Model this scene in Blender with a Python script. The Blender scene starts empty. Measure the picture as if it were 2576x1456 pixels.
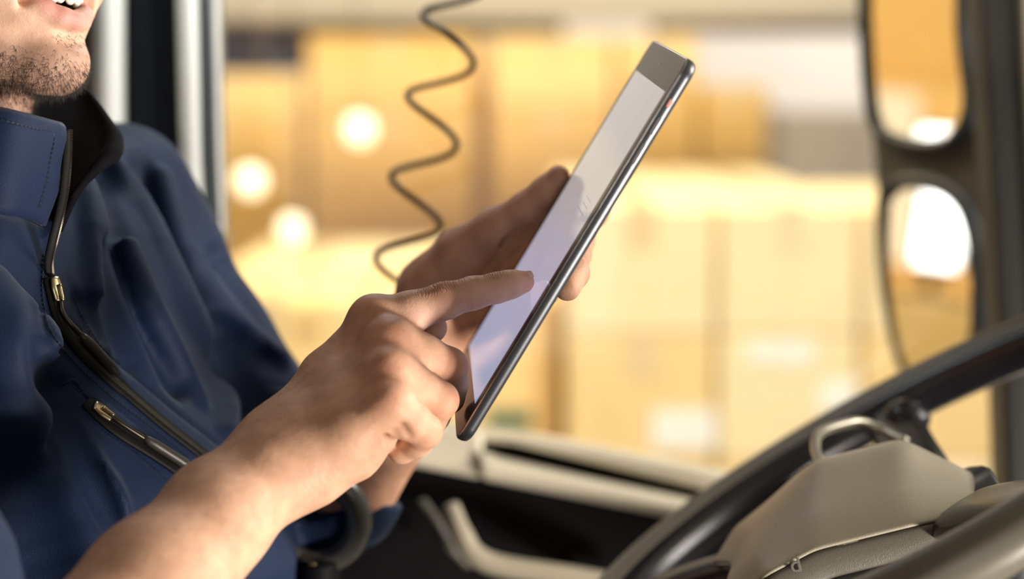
import bpy, bmesh, math, random
import numpy as np
from mathutils import Vector, Matrix

random.seed(7); rng = np.random.default_rng(11)
SC = bpy.context.scene
COL = SC.collection

# ------------------------------------------------------------------ camera, light, exposure
F = 70.0 / 36.0 * 2576.0            # focal length in pixels
PITCH = math.radians(6.0)
CAM = np.array([0.0, 0.0, 2.30])
cam_data = bpy.data.cameras.new('camera'); cam_data.lens = 70; cam_data.sensor_width = 36
cam_data.clip_start = 0.02; cam_data.clip_end = 100
cam_data.dof.use_dof = True; cam_data.dof.focus_distance = 1.112; cam_data.dof.aperture_fstop = 2.7
cam = bpy.data.objects.new('camera', cam_data); COL.objects.link(cam)
cam.location = CAM; cam.rotation_euler = (math.pi / 2 - PITCH, 0, 0)
SC.camera = cam

AX = np.array([1.0, 0, 0]); AU = np.array([0, math.sin(PITCH), math.cos(PITCH)]); AF = np.array([0, math.cos(PITCH), -math.sin(PITCH)])
R3 = np.stack([AX, AU, AF])          # rows: right, up, forward
def C(px, py, d):                    # photo point + distance -> metres right / up / away of the viewpoint
    return np.array([(px - 1288.0) / F * d, (728.0 - py) / F * d, d])
def TW(p):                           # -> world
    return np.asarray(p) @ R3 + CAM
def W(px, py, d):
    return TW(C(px, py, d))
def WY(px, py, Y):                   # point of the sight line at world distance Y
    r = C(px, py, 1.0) @ R3
    return CAM + r * (Y / r[1])

SC.view_settings.view_transform = 'Standard'; SC.view_settings.look = 'None'
SC.view_settings.exposure = 0.0; SC.view_settings.gamma = 1.0
SC.view_settings.use_curve_mapping = False
SC.cycles.use_denoising = True
SC.cycles.max_bounces = 8
SC.cycles.caustics_reflective = False; SC.cycles.caustics_refractive = False

wd = bpy.data.worlds.new('hall_ambient'); SC.world = wd; wd.use_nodes = True
wd.node_tree.nodes['Background'].inputs[0].default_value = (1.0, 0.86, 0.66, 1)
wd.node_tree.nodes['Background'].inputs[1].default_value = 0.06

def area(name, loc, target, size, power, color, size_y=None, spread=180):
    l = bpy.data.lights.new(name, 'AREA'); l.energy = power; l.color = color; l.size = size
    if size_y: l.shape = 'RECTANGLE'; l.size_y = size_y
    l.spread = math.radians(spread)
    o = bpy.data.objects.new(name, l); COL.objects.link(o); o.location = loc
    v = Vector(target) - Vector(loc); o.rotation_euler = v.to_track_quat('-Z', 'Y').to_euler()
    return o
# daylight from the passenger side and windscreen, plus two added fill lights
area('side_window_daylight', TW((1.40, -0.92, 0.10)), TW((-0.15, -0.02, 1.12)), 0.34, 70, (1.0, 0.91, 0.82))
area('cab_lamp_light', TW((-0.10, 0.42, 1.47)), TW((-0.28, 0.0, 1.36)), 0.16, 0.9, (0.86, 0.93, 1.0))  # unseen cool light added to brighten the far shoulder
area('windscreen_daylight', TW((1.18, 0.40, 1.22)), TW((0.0, -0.05, 1.2)), 0.5, 25, (1.0, 0.95, 0.86))
area('passenger_window_daylight', TW((-0.15, 0.22, -0.55)), TW((-0.05, 0.0, 1.12)), 0.7, 3.2, (1.0, 0.93, 0.86))  # weak fill added behind the viewpoint to lift the fingertip
# hall lamps over the stacked goods
area('hall_lamp_light', (0.3, 2.35, 5.2), (0.2, 3.6, 1.6), 2.0, 262, (1.0, 0.89, 0.70))
area('hall_lamp_light', (-2.2, 3.4, 4.6), (-0.2, 1.2, 2.2), 1.2, 150, (1.0, 0.80, 0.52))
area('hall_lamp_light', (1.9, 6.9, 4.6), (1.5, 9.0, 2.0), 1.2, 150, (1.0, 0.92, 0.84))  # extra unseen lamp added to brighten the back wall

# ------------------------------------------------------------------ materials
def mat(name, color, rough=0.5, metal=0.0, noise=0.0, nscale=20.0, bump=0.0, bscale=200.0, coat=0.0, sheen=0.0, spec=0.5, emit=None, estr=0.0):
    m = bpy.data.materials.new(name); m.use_nodes = True
    nt = m.node_tree; b = nt.nodes['Principled BSDF']
    b.inputs['Base Color'].default_value = (*color, 1); b.inputs['Roughness'].default_value = rough
    b.inputs['Metallic'].default_value = metal; b.inputs['Specular IOR Level'].default_value = spec
    if coat: b.inputs['Coat Weight'].default_value = coat; b.inputs['Coat Roughness'].default_value = 0.08
    if sheen: b.inputs['Sheen Weight'].default_value = sheen; b.inputs['Sheen Roughness'].default_value = 0.45
    if emit: b.inputs['Emission Color'].default_value = (*emit, 1); b.inputs['Emission Strength'].default_value = estr
    if noise or bump:
        tc = nt.nodes.new('ShaderNodeTexCoord')
    if noise:
        n = nt.nodes.new('ShaderNodeTexNoise'); n.inputs['Scale'].default_value = nscale; n.inputs['Detail'].default_value = 4
        nt.links.new(tc.outputs['Object'], n.inputs['Vector'])
        mx = nt.nodes.new('ShaderNodeMix'); mx.data_type = 'RGBA'
        mx.inputs[6].default_value = (*[c * (1 - noise) for c in color], 1)
        mx.inputs[7].default_value = (*[min(1, c * (1 + noise)) for c in color], 1)
        nt.links.new(n.outputs['Fac'], mx.inputs[0]); nt.links.new(mx.outputs[2], b.inputs['Base Color'])
    if bump:
        n2 = nt.nodes.new('ShaderNodeTexNoise'); n2.inputs['Scale'].default_value = bscale; n2.inputs['Detail'].default_value = 3
        nt.links.new(tc.outputs['Object'], n2.inputs['Vector'])
        bp = nt.nodes.new('ShaderNodeBump'); bp.inputs['Strength'].default_value = bump; bp.inputs['Distance'].default_value = 0.001
        nt.links.new(n2.outputs['Fac'], bp.inputs['Height']); nt.links.new(bp.outputs['Normal'], b.inputs['Normal'])
    return m

# ------------------------------------------------------------------ mesh helpers
def mesh_obj(name, verts, faces, material=None, parent=None, smooth=True, loc=None):
    me = bpy.data.meshes.new(name)
    verts = np.asarray(verts, dtype=np.float64)
    if isinstance(faces, np.ndarray):
        n = len(faces); k = faces.shape[1]
        me.vertices.add(len(verts)); me.vertices.foreach_set('co', verts.astype(np.float32).ravel())
        me.loops.add(n * k); me.loops.foreach_set('vertex_index', faces.astype(np.int32).ravel())
        me.polygons.add(n); me.polygons.foreach_set('loop_start', np.arange(0, n * k, k, dtype=np.int32))
        me.update(calc_edges=True); me.validate()
    else:
        me.from_pydata([tuple(v) for v in verts], [], faces); me.update()
    if smooth: me.polygons.foreach_set('use_smooth', [True] * len(me.polygons))
    o = bpy.data.objects.new(name, me); COL.objects.link(o)
    if material: me.materials.append(material)
    if parent: attach(o, parent)
    return o
def attach(o, parent):
    o.parent = parent
    m = Matrix.Identity(4); q = parent
    while q is not None:
        m = q.matrix_basis @ m if q.parent is None else (q.matrix_parent_inverse @ q.matrix_basis) @ m
        q = q.parent
    o.matrix_parent_inverse = m.inverted()
def bm_obj(name, bm, material=None, parent=None, smooth=False):
    me = bpy.data.meshes.new(name); bm.to_mesh(me); bm.free()
    if smooth: me.polygons.foreach_set('use_smooth', [True] * len(me.polygons))
    o = bpy.data.objects.new(name, me); COL.objects.link(o)
    if material: me.materials.append(material)
    if parent: attach(o, parent)
    return o
def empty(name, loc, label=None, cat=None, group=None, kind=None):
    o = bpy.data.objects.new(name, None); COL.objects.link(o); o.location = Vector(loc); o.empty_display_size = 0.05
    tag(o, label, cat, group, kind); return o
def tag(o, label=None, cat=None, group=None, kind=None):
    if label: o['label'] = label
    if cat: o['category'] = cat
    if group: o['group'] = group
    if kind: o['kind'] = kind
    return o
def bevel_mod(o, w, seg=3):
    m = o.modifiers.new('bevel', 'BEVEL'); m.width = w; m.segments = seg; m.limit_method = 'ANGLE'; m.angle_limit = math.radians(35)
    o.data.polygons.foreach_set('use_smooth', [True] * len(o.data.polygons))
    m2 = o.modifiers.new('wn', 'WEIGHTED_NORMAL'); return o
def box(name, lo, hi, material, parent=None, bev=0.0):
    lo = np.asarray(lo, float); hi = np.asarray(hi, float)
    v = [(x, y, z) for z in (lo[2], hi[2]) for y in (lo[1], hi[1]) for x in (lo[0], hi[0])]
    f = [(0, 2, 3, 1), (4, 5, 7, 6), (0, 1, 5, 4), (2, 6, 7, 3), (0, 4, 6, 2), (1, 3, 7, 5)]
    o = mesh_obj(name, v, f, material, parent, smooth=False)
    if bev: bevel_mod(o, bev)
    return o
def frame_box(name, org, ax, lo, hi, material, parent=None, bev=0.0, seg=3):   # box in a frame (origin, 3 axes)
    org = np.asarray(org); ax = np.asarray(ax)
    v = [org + x * ax[0] + y * ax[1] + z * ax[2] for z in (lo[2], hi[2]) for y in (lo[1], hi[1]) for x in (lo[0], hi[0])]
    f = [(0, 2, 3, 1), (4, 5, 7, 6), (0, 1, 5, 4), (2, 6, 7, 3), (0, 4, 6, 2), (1, 3, 7, 5)]
    if np.dot(np.cross(ax[0], ax[1]), ax[2]) < 0: f = [tuple(reversed(q)) for q in f]
    o = mesh_obj(name, v, f, material, parent, smooth=False)
    if bev: bevel_mod(o, bev, seg)
    return o
def spline(pts, n):                  # Catmull-Rom through rows of pts, n samples
    pts = np.asarray(pts, float); m = len(pts)
    P = np.vstack([2 * pts[0] - pts[1], pts, 2 * pts[-1] - pts[-2]])
    t = np.linspace(0, m - 1 - 1e-9, n); i = t.astype(int); u = (t - i)[:, None]
    p0, p1, p2, p3 = P[i], P[i + 1], P[i + 2], P[i + 3]
    return 0.5 * ((2 * p1) + (-p0 + p2) * u + (2 * p0 - 5 * p1 + 4 * p2 - p3) * u * u + (-p0 + 3 * p1 - 3 * p2 + p3) * u ** 3)
def tube(name, path, radius, material, parent=None, seg=10, closed=False, flat=None, caps=True):
    path = np.asarray(path, float); n = len(path)
    rad = np.broadcast_to(np.asarray(radius, float), (n,))
    tan = np.roll(path, -1, 0) - np.roll(path, 1, 0)
    if not closed: tan[0] = path[1] - path[0]; tan[-1] = path[-1] - path[-2]
    tan /= np.linalg.norm(tan, axis=1)[:, None] + 1e-12
    ref = np.array([0, 0, 1.0]) if abs(tan[0][2]) < 0.9 else np.array([1.0, 0, 0])
    u = np.cross(tan[0], ref); u /= np.linalg.norm(u); V = []
    for k in range(n):
        u = u - np.dot(u, tan[k]) * tan[k]; u /= np.linalg.norm(u); w = np.cross(tan[k], u)
        for s in range(seg):
            a = 2 * math.pi * s / seg
            V.append(path[k] + rad[k] * (math.cos(a) * u + math.sin(a) * w))
    Fc = []
    rng_ = range(n if closed else n - 1)
    for k in rng_:
        k2 = (k + 1) % n
        for s in range(seg):
            s2 = (s + 1) % seg; Fc.append((k * seg + s, k * seg + s2, k2 * seg + s2, k2 * seg + s))
    if caps and not closed:
        Fc.append(tuple(reversed(range(seg)))); Fc.append(tuple(range((n - 1) * seg, n * seg)))
    return mesh_obj(name, V, Fc, material, parent)
def shell(name, grid, thick, material, parent=None, sub=1):
    """grid [rows][cols] of world points -> surface with real thickness"""
    g = np.asarray(grid, float); r, c, _ = g.shape
    f = [(i * c + j, i * c + j + 1, (i + 1) * c + j + 1, (i + 1) * c + j) for i in range(r - 1) for j in range(c - 1)]
    o = mesh_obj(name, g.reshape(-1, 3), f, material, parent)
    s = o.modifiers.new('solid', 'SOLIDIFY'); s.thickness = thick; s.offset = 0
    if sub:
        s2 = o.modifiers.new('sub', 'SUBSURF'); s2.levels = sub; s2.render_levels = sub
    return o
def spline_grid(rows, n, m):         # rows of control points -> dense grid
    a = np.stack([spline(r, n) for r in rows]); return np.stack([spline(a[:, j], m) for j in range(n)], 1)

# ------------------------------------------------------------------ implicit surfaces (for organic forms)
def cone(p, a, b, ra, rb):
    a = np.asarray(a, np.float32); b = np.asarray(b, np.float32)
    ba = b - a; pa = p - a
    t = np.clip((pa @ ba) / max(float(ba @ ba), 1e-12), 0, 1)
    q = pa - t[:, None] * ba
    return np.sqrt(np.einsum('ij,ij->i', q, q)) - (ra + (rb - ra) * t)
def ell(p, c, r, axes=None):
    q = p - np.asarray(c, np.float32)
    if axes is not None: q = q @ np.asarray(axes, np.float32).T
    r = np.asarray(r, np.float32)
    k0 = np.sqrt((((q / r)) ** 2).sum(1)); k1 = np.sqrt(((q / (r * r)) ** 2).sum(1))
    return k0 * (k0 - 1.0) / np.maximum(k1, 1e-9)
def smin(a, b, k):
    h = np.clip(0.5 + 0.5 * (b - a) / k, 0, 1); return b * (1 - h) + a * h - k * h * (1 - h)
def smax(a, b, k): return -smin(-a, -b, k)
def chain(p, pts, k=0.003):
    d = None
    for (a, ra), (b, rb) in zip(pts[:-1], pts[1:]):
        e = cone(p, a, b, ra, rb); d = e if d is None else smin(d, e, k)
    return d
def polyridge(p, pts, r):            # round ridge along a polyline
    d = None
    for a, b in zip(pts[:-1], pts[1:]):
        e = cone(p, a[:3], b[:3], a[3] if len(a) > 3 else r, b[3] if len(b) > 3 else r)
        d = e if d is None else np.minimum(d, e)
    return d
def isomesh(f, lo, hi, h, B=8, lip=1.3):
    lo = np.asarray(lo, float); hi = np.asarray(hi, float)
    nb = np.ceil((hi - lo) / (h * B)).astype(int); n = nb * B + 1
    bc = np.stack(np.meshgrid(*[np.arange(k) for k in nb], indexing='ij'), -1).reshape(-1, 3)
    ctr = lo + (bc + 0.5) * B * h
    fc = np.concatenate([f(c.astype(np.float32)) for c in np.array_split(ctr, max(1, len(ctr) // 200000))])
    act = np.abs(fc) < B * h * 0.87 * lip
    V = np.full(tuple(n), 1.0, np.float32)
    sg = np.repeat(np.repeat(np.repeat(np.where(fc < 0, -1.0, 1.0).reshape(tuple(nb)), B, 0), B, 1), B, 2)
    V[:-1, :-1, :-1] = sg
    loc = np.stack(np.meshgrid(*[np.arange(B + 1)] * 3, indexing='ij'), -1).reshape(-1, 3)
    ab = bc[act]
    for chunk in np.array_split(ab, max(1, len(ab) // 350)):
        idx = (chunk[:, None, :] * B + loc[None]).reshape(-1, 3)
        val = f((lo + idx * h).astype(np.float32))
        V[idx[:, 0], idx[:, 1], idx[:, 2]] = val
    s = V < 0
    cnt = np.zeros(tuple(n - 1), np.int8)
    offs = [(i, j, k) for i in (0, 1) for j in (0, 1) for k in (0, 1)]
    for i, j, k in offs:
        cnt += s[i:n[0] - 1 + i, j:n[1] - 1 + j, k:n[2] - 1 + k]
    cells = np.argwhere((cnt > 0) & (cnt < 8))
    cv = np.stack([V[cells[:, 0] + i, cells[:, 1] + j, cells[:, 2] + k] for i, j, k in offs], 1)
    oa = np.array(offs, float); acc = np.zeros((len(cells), 3)); num = np.zeros(len(cells))
    for a in range(8):
        for b in range(a + 1, 8):
            if np.abs(oa[a] - oa[b]).sum() != 1: continue
            m = (cv[:, a] < 0) != (cv[:, b] < 0)
            t = cv[m, a] / (cv[m, a] - cv[m, b])
            acc[m] += oa[a] + t[:, None] * (oa[b] - oa[a]); num[m] += 1
    verts = lo + (cells + acc / num[:, None]) * h
    ids = np.full(tuple(n - 1), -1, np.int32); ids[cells[:, 0], cells[:, 1], cells[:, 2]] = np.arange(len(cells))
    quads = []
    for ax in range(3):
        sl0 = [slice(None)] * 3; sl1 = [slice(None)] * 3
        sl0[ax] = slice(0, -1); sl1[ax] = slice(1, None)
        a = s[tuple(sl0)]; b = s[tuple(sl1)]
        e = np.argwhere(a != b); o1, o2 = (ax + 1) % 3, (ax + 2) % 3
        ok = (e[:, o1] > 0) & (e[:, o2] > 0) & (e[:, o1] < n[o1] - 1) & (e[:, o2] < n[o2] - 1); e = e[ok]
        fl = a[e[:, 0], e[:, 1], e[:, 2]]
        def cid(d1, d2):
            q = e.copy(); q[:, o1] += d1; q[:, o2] += d2; return ids[q[:, 0], q[:, 1], q[:, 2]]
        q = np.stack([cid(-1, -1), cid(0, -1), cid(0, 0), cid(-1, 0)], 1)
        q[~fl] = q[~fl][:, ::-1]; quads.append(q)
    quads = np.concatenate(quads); quads = quads[(quads >= 0).all(1)]
    # one Newton step puts the vertices on the surface
    def F3(p): return np.concatenate([f(c.astype(np.float32)) for c in np.array_split(p, max(1, len(p) // 200000))])
    g = grad(F3, verts, h * 0.5); v0 = F3(verts)
    verts = verts - g * np.clip(v0, -h, h)[:, None]
    return verts, quads
def grad(f, p, e):
    g = np.stack([f(p + np.eye(3)[i] * e) - f(p - np.eye(3)[i] * e) for i in range(3)], 1)
    return g / (np.linalg.norm(g, axis=1)[:, None] + 1e-12)
def smooth_mesh(v, q, it=2, lam=0.5):
    for _ in range(it):
        acc = np.zeros_like(v); num = np.zeros(len(v))
        for k in range(4):
            for kk in (1, 3):
                np.add.at(acc, q[:, k], v[q[:, (k + kk) % 4]]); np.add.at(num, q[:, k], 1)
        v = v + lam * (acc / np.maximum(num, 1)[:, None] - v)
    return v
def march(f, px, py, d0=0.9, d1=1.7, n=70):   # first surface along sight lines: returns points
    px = np.atleast_1d(px).astype(float); py = np.atleast_1d(py).astype(float)
    dirs = np.stack([(px - 1288) / F, (728 - py) / F, np.ones_like(px)], 1)
    d = np.full(len(px), d0)
    for _ in range(n):
        v = f((dirs * d[:, None]).astype(np.float32)); d = np.minimum(d + np.clip(v * 0.8, -0.004, 0.05), d1)
    return dirs * d[:, None]
def set_attr(o, name, vals, typ='FLOAT'):
    a = o.data.attributes.new(name, typ, 'POINT')
    a.data.foreach_set({'FLOAT': 'value', 'FLOAT_COLOR': 'color'}[typ], np.asarray(vals, np.float32).ravel())


# ------------------------------------------------------------------ the hall outside the cab
M = {}
M['concrete'] = mat('concrete', (0.42, 0.38, 0.33), 0.7, noise=0.12, nscale=3, bump=0.2, bscale=30)
M['hall_wall'] = mat('hall_wall', (0.78, 0.73, 0.70), 0.8, noise=0.05, nscale=2)
M['beam_beige'] = mat('beam_beige', (0.38, 0.355, 0.315), 0.6, noise=0.05)
M['beam_dark'] = mat('beam_dark', (0.06, 0.055, 0.06), 0.6, noise=0.1)
M['cardboard'] = [mat('cardboard', c, 0.75, noise=0.08, nscale=14, bump=0.15, bscale=120) for c in
                  ((0.82, 0.55, 0.21), (0.88, 0.64, 0.30), (0.76, 0.47, 0.15), (0.93, 0.76, 0.46))]
M['tape'] = mat('packing_tape', (0.78, 0.60, 0.34), 0.25, noise=0.05)
M['paper'] = mat('white_paper', (0.92, 0.90, 0.84), 0.6, noise=0.03)
M['green_print'] = mat('green_print', (0.05, 0.14, 0.09), 0.6, noise=0.1)
M['brown_print'] = mat('brown_print', (0.42, 0.27, 0.08), 0.7, noise=0.1)
M['navy_plastic'] = mat('navy_plastic', (0.02, 0.022, 0.045), 0.5, noise=0.1)
M['grey_steel'] = mat('grey_steel', (0.42, 0.38, 0.34), 0.5, 0.0, noise=0.06)
M['pallet_wood'] = mat('pallet_wood', (0.50, 0.33, 0.16), 0.8, noise=0.2, nscale=9)
M['bulb'] = mat('lamp_globe', (1, 0.95, 0.85), 0.4, noise=0.01, emit=(1.0, 0.86, 0.60), estr=1.9)
M['lamp_black'] = mat('lamp_fitting', (0.03, 0.03, 0.03), 0.5, noise=0.1)
M['daylight'] = mat('daylit_opening', (1, 1, 1), 0.5, noise=0.01, emit=(0.95, 0.98, 1.0), estr=3.0)

tag(box('floor', (-9, 2.0, -0.1), (9, 10, 0), M['concrete']), 'grey concrete floor of the goods hall', kind='structure')
tag(box('wall_back', (-9, 9.0, 0), (9, 9.2, 6), M['hall_wall']), 'pale wall at the back of the goods hall', kind='structure')
tag(box('wall_left', (-9.2, 2, 0), (-9, 9.2, 6), M['hall_wall']), 'pale wall at the rear side of the hall', kind='structure')
w2 = box('window_2', (-8.99, 3.0, 1.2), (-8.95, 4.4, 3.4), M['daylight'])
tag(w2, 'bright daylit gate opening in the side wall of the hall', kind='structure')
box('gate_frame', (-9.0, 2.9, 1.1), (-8.97, 4.5, 3.5), M['beam_dark'], w2)
# rack beams over the goods
a = WY(400, 52, 4.4); b = WY(2900, -160, 4.4)
tag(box('trim_1', (a[0], 4.4, a[2]), (b[0], 4.55, b[2]), M['beam_beige'], bev=0.01), 'wide beige rack beam above the stacked goods', kind='structure')
a = WY(400, 88, 4.6); b = WY(1420, 40, 4.6)
tag(box('trim_2', (a[0], 4.6, a[2]), (b[0], 4.7, b[2]), M['beam_dark'], bev=0.01), 'dark steel rail under the beige beam', kind='structure')
a = WY(1640, 84, 4.62); b = WY(2300, 40, 4.62)
tag(box('trim_3', (a[0], 4.62, a[2]), (b[0], 4.7, b[2]), mat('beam_brown', (0.13, 0.10, 0.08), 0.6, noise=0.1), bev=0.01), 'brown steel rail under the beige beam', kind='structure')

def carton(label, x0, x1, Y0, Y1, z0, z1, tone=0, parts=()):
    g = 0.004
    o = box('cardboard_box', (x0 + g, Y0, z0 + 0.001), (x1 - g, Y1, z1 - 0.001), M['cardboard'][tone], bev=0.006)
    tag(o, label, 'box', 'cardboard boxes stacked in the hall')
    xm = (x0 + x1) / 2
    box('tape', (xm - 0.025, Y0 - 0.0012, z1 - 0.07), (xm + 0.025, Y0 + 0.02, z1 + 0.0006), M['tape'], o)
    box('tape', (xm - 0.025, Y0 + 0.02, z1 - 0.002), (xm + 0.025, Y1 - 0.02, z1 + 0.0006), M['tape'], o)
    for nm, px0, py0, px1, py1, mm in parts:
        a = WY(px0, py1, Y0); b = WY(px1, py0, Y0)
        box(nm, (a[0], Y0 - 0.0015, a[2]), (b[0], Y0 + 0.001, b[2]), M[mm], o)
    return o
def xz(px, py, Y): p = WY(px, py, Y); return p[0], p[2]
def pallet(x0, x1, Y0, Y1, ztop, label):
    e = empty('pallet', ((x0 + x1) / 2, (Y0 + Y1) / 2, ztop - 0.144), label, 'pallet', 'wooden pallets under the boxes')
    n = max(4, int((x1 - x0) / 0.16))
    for k in range(n):
        xa = x0 + (x1 - x0) * k / n; box('plank', (xa, Y0, ztop - 0.022), (xa + (x1 - x0) / n * 0.82, Y1, ztop - 0.001), M['pallet_wood'], e)
    for k in range(3):
        ya = Y0 + (Y1 - Y0 - 0.1) * k / 2; box('bearer', (x0, ya, ztop - 0.144), (x1, ya + 0.1, ztop - 0.023), M['pallet_wood'], e)

# front pile, right of the tablet: two rows deep
Y0, Y1, Ym = 3.3, 4.75, 4.02
zt = xz(0, 518, Y0)[1]
xa = xz(1425, 0, Y0)[0]; xb = xz(1812, 0, Y0)[0]; xc = xz(2182, 0, Y0)[0]
h = 0.215
names = ['topmost', 'second', 'third', 'fourth']
for r in range(4):
    z1 = zt - r * h; z0 = z1 - h
    carton(f'{names[r]} pale cardboard box of the front stack just right of the tablet', xa, xb, Y0, Ym, z0, z1, [3, 1, 1, 3][r],
           [('label', 1640, 1030, 1800, 1130, 'paper')] if r == 1 else ())  # white patch painted in place of a glint on shrink-wrap
    carton(f'{names[r]} pale cardboard box of the front stack left of the truck mirror', xb, xc, Y0, Ym, z0, z1, [3, 3, 1, 1][r],
           [('label', 1880, 860, 2050, 910, 'paper'), ('label', 2060, 960, 2160, 1040, 'paper')] if r == 1 else ())  # these pale rectangles also imitate shrink-wrap glints
xd = xz(2720, 0, Y0)[0]
for r in range(4):
    carton(f'{names[r]} pale cardboard box of the front stack half hidden by the truck mirror', xc, xd, Y0, Ym, zt - (r + 1) * h, zt - r * h, [3, 1, 3, 3][r])
carton('cardboard box behind the front stack right of the tablet, lid level with it', xa, xb, Ym + .02, Y1, zt - h, zt, 3)
carton('cardboard box behind the front stack near the truck mirror, lid level with it', xb, xc, Ym + .02, Y1, zt - h, zt, 3)
zb = zt - 4 * h
pallet(xa, xd, Y0, Ym, zb, 'wooden pallet under the front boxes right of the tablet')
tag(box('plinth', (xa, Y0 + .05, 0), (xd, Y1, zb - 0.145), M['concrete']), 'concrete loading ramp under the front boxes right of the tablet', 'ramp')
# front pile, left of the tablet
Y0b, Y1b, Ymb = 3.42, 4.72, 4.05
zt2 = xz(0, 752, Y0b)[1]
xs = [xz(430, 0, Y0b)[0], xz(905, 0, Y0b)[0], xz(1408, 0, Y0b)[0]]
for r in range(3):
    z1 = zt2 - r * 0.25; z0 = z1 - 0.25
    carton(f'{names[r]} cardboard box of the front stack behind the driver\'s upper arm', xs[0], xs[1], Y0b, Ymb, z0, z1, [1, 1, 3][r],
           [('printed_line', 738, 818, 806, 828, 'brown_print'), ('printed_line', 744, 834, 798, 844, 'brown_print')] if r == 0 else ())
    carton(f'{names[r]} cardboard box of the front stack behind the pointing hand', xs[1], xs[2], Y0b, Ymb, z0, z1, [1, 3, 3][r],
           [('green_label', 1222, 1030, 1340, 1082, 'green_print')] if r == 0 else ())
carton('cardboard box behind the front stack left of the tablet, lid level with it', xs[0], xs[1], Ymb + .02, Y1b, zt2 - .25, zt2, 3)
carton('cardboard box behind the front stack beneath the coiled cord, lid level with it', xs[1], xs[2], Ymb + .02, Y1b, zt2 - .25, zt2, 3)
zb = zt2 - .75
pallet(xs[0], xs[2], Y0b, Ymb, zb, 'wooden pallet under the front boxes behind the driver\'s arm')
tag(box('plinth', (xs[0], Y0b + .05, 0), (xs[2], Y1b, zb - 0.145), M['concrete']), 'concrete loading ramp under the front boxes behind the driver\'s arm', 'ramp')
# rear piles of amber boxes
Y0c, Y1c = 4.95, 5.7
def col(pxa, pxb, pys, tones, where):
    x0 = xz(pxa, 0, Y0c)[0]; x1 = xz(pxb, 0, Y0c)[0]
    for k in range(len(pys) - 1):
        carton(f'{names[k]} amber cardboard box in the rear stack {where}', x0, x1, Y0c, Y1c, xz(0, pys[k + 1], Y0c)[1], xz(0, pys[k], Y0c)[1], tones[k])
    return x0, x1, xz(0, pys[-1], Y0c)[1]
c1 = col(330, 762, [188, 300, 580, 900], [1, 0, 0], 'beside the window post')
c2 = col(768, 1195, [84, 285, 580, 900], [0, 0, 2], 'behind the coiled cord')
c3 = col(1236, 1545, [92, 270, 580, 900], [1, 0, 0], 'directly behind the thumb')
c4 = col(1550, 1760, [92, 215, 580, 900], [1, 0, 0], 'behind the tablet\'s top edge')
c5 = col(1764, 1938, [215, 420, 580, 900], [0, 0, 2], 'next to the grey cabinet')
for c, n in ((c1, 'beside the window post'), (c2, 'behind the cord'), (c3, 'behind the thumb'), (c4, 'behind the tablet top'), (c5, 'next to the grey cabinet')):
    tag(box('plinth', (c[0], Y0c, 0), (c[1], Y1c, c[2]), M['concrete']), f'concrete plinth under the rear boxes {n}', 'plinth')
xg0 = xz(1140, 0, 5.75)[0]; xg1 = xz(1300, 0, 5.75)[0]
zg = [0.9, 1.5, 2.0, xz(0, 100, 5.75)[1]]
for k in range(3):
    carton(['bottom', 'middle', 'top'][k] + ' dark amber box glimpsed in the gap between the rear stacks', xg0, xg1, 5.75, 6.3, zg[k], zg[k + 1], 2)
tag(box('plinth', (xg0, 5.75, 0), (xg1, 6.3, .9), M['concrete']), 'concrete plinth under the boxes in the gap between the rear stacks', 'plinth')
x0, z0 = xz(330, 186, 5.1); x1, z1 = xz(750, 60, 5.1)
cr = box('plastic_crate', (x0, 5.05, z0 + 0.004), (x1, 5.5, z1), M['navy_plastic'], bev=0.015)
tag(cr, 'dark navy plastic crate on top of the rear boxes beside the window post', 'crate')
box('crate_rim', (x0 - .01, 5.04, z1 - 0.02), (x1 + .01, 5.51, z1 + 0.002), M['navy_plastic'], cr, bev=0.004)
x0, z0 = xz(1955, 430, 6.2); x1, z1 = xz(2330, 275, 6.2)
cab = box('steel_cabinet', (x0, 6.2, 0), (x1, 6.8, z1), M['grey_steel'], bev=0.01)
tag(cab, 'grey steel cabinet standing at the back right of the boxes', 'cabinet')
for k in range(2):
    xx = x0 + (x1 - x0) * (0.02 + 0.49 * k); dd = box('door', (xx, 6.185, 0.05), (xx + (x1 - x0) * .47, 6.199, z1 - .03), M['grey_steel'], cab, bev=0.003)
    box('handle', (xx + .02, 6.17, z1 * .55), (xx + .035, 6.186, z1 * .62), M['lamp_black'], dd)
# added globes that glow in place of lights reflected in the window
def globe(name, px, py, Y, r, label):
    p = WY(px, py, Y); e = empty(name, p, label, 'lamp', 'round lamps hanging before the rear boxes')
    bm = bmesh.new(); bmesh.ops.create_uvsphere(bm, u_segments=24, v_segments=14, radius=r, matrix=Matrix.Translation(Vector(p)))
    bm_obj('globe', bm, M['bulb'], e, True)
    tube('socket', [p + [0, 0, r * .9], p + [0, 0, r * 1.5]], r * .35, M['lamp_black'], e)
    tube('flex', [p + [0, 0, r * 1.4], p + [0, 0, 2.2]], 0.0015, M['lamp_black'], e, seg=6)
globe('globe_lamp', 905, 325, 4.35, 0.030, 'round white lamp in front of the rear boxes, left of the coiled cord')
globe('globe_lamp', 630, 455, 4.3, 0.030, 'round white lamp nearest the window post')
globe('globe_lamp', 735, 575, 4.2, 0.026, 'lowest of the three round white lamps by the window post')
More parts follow.
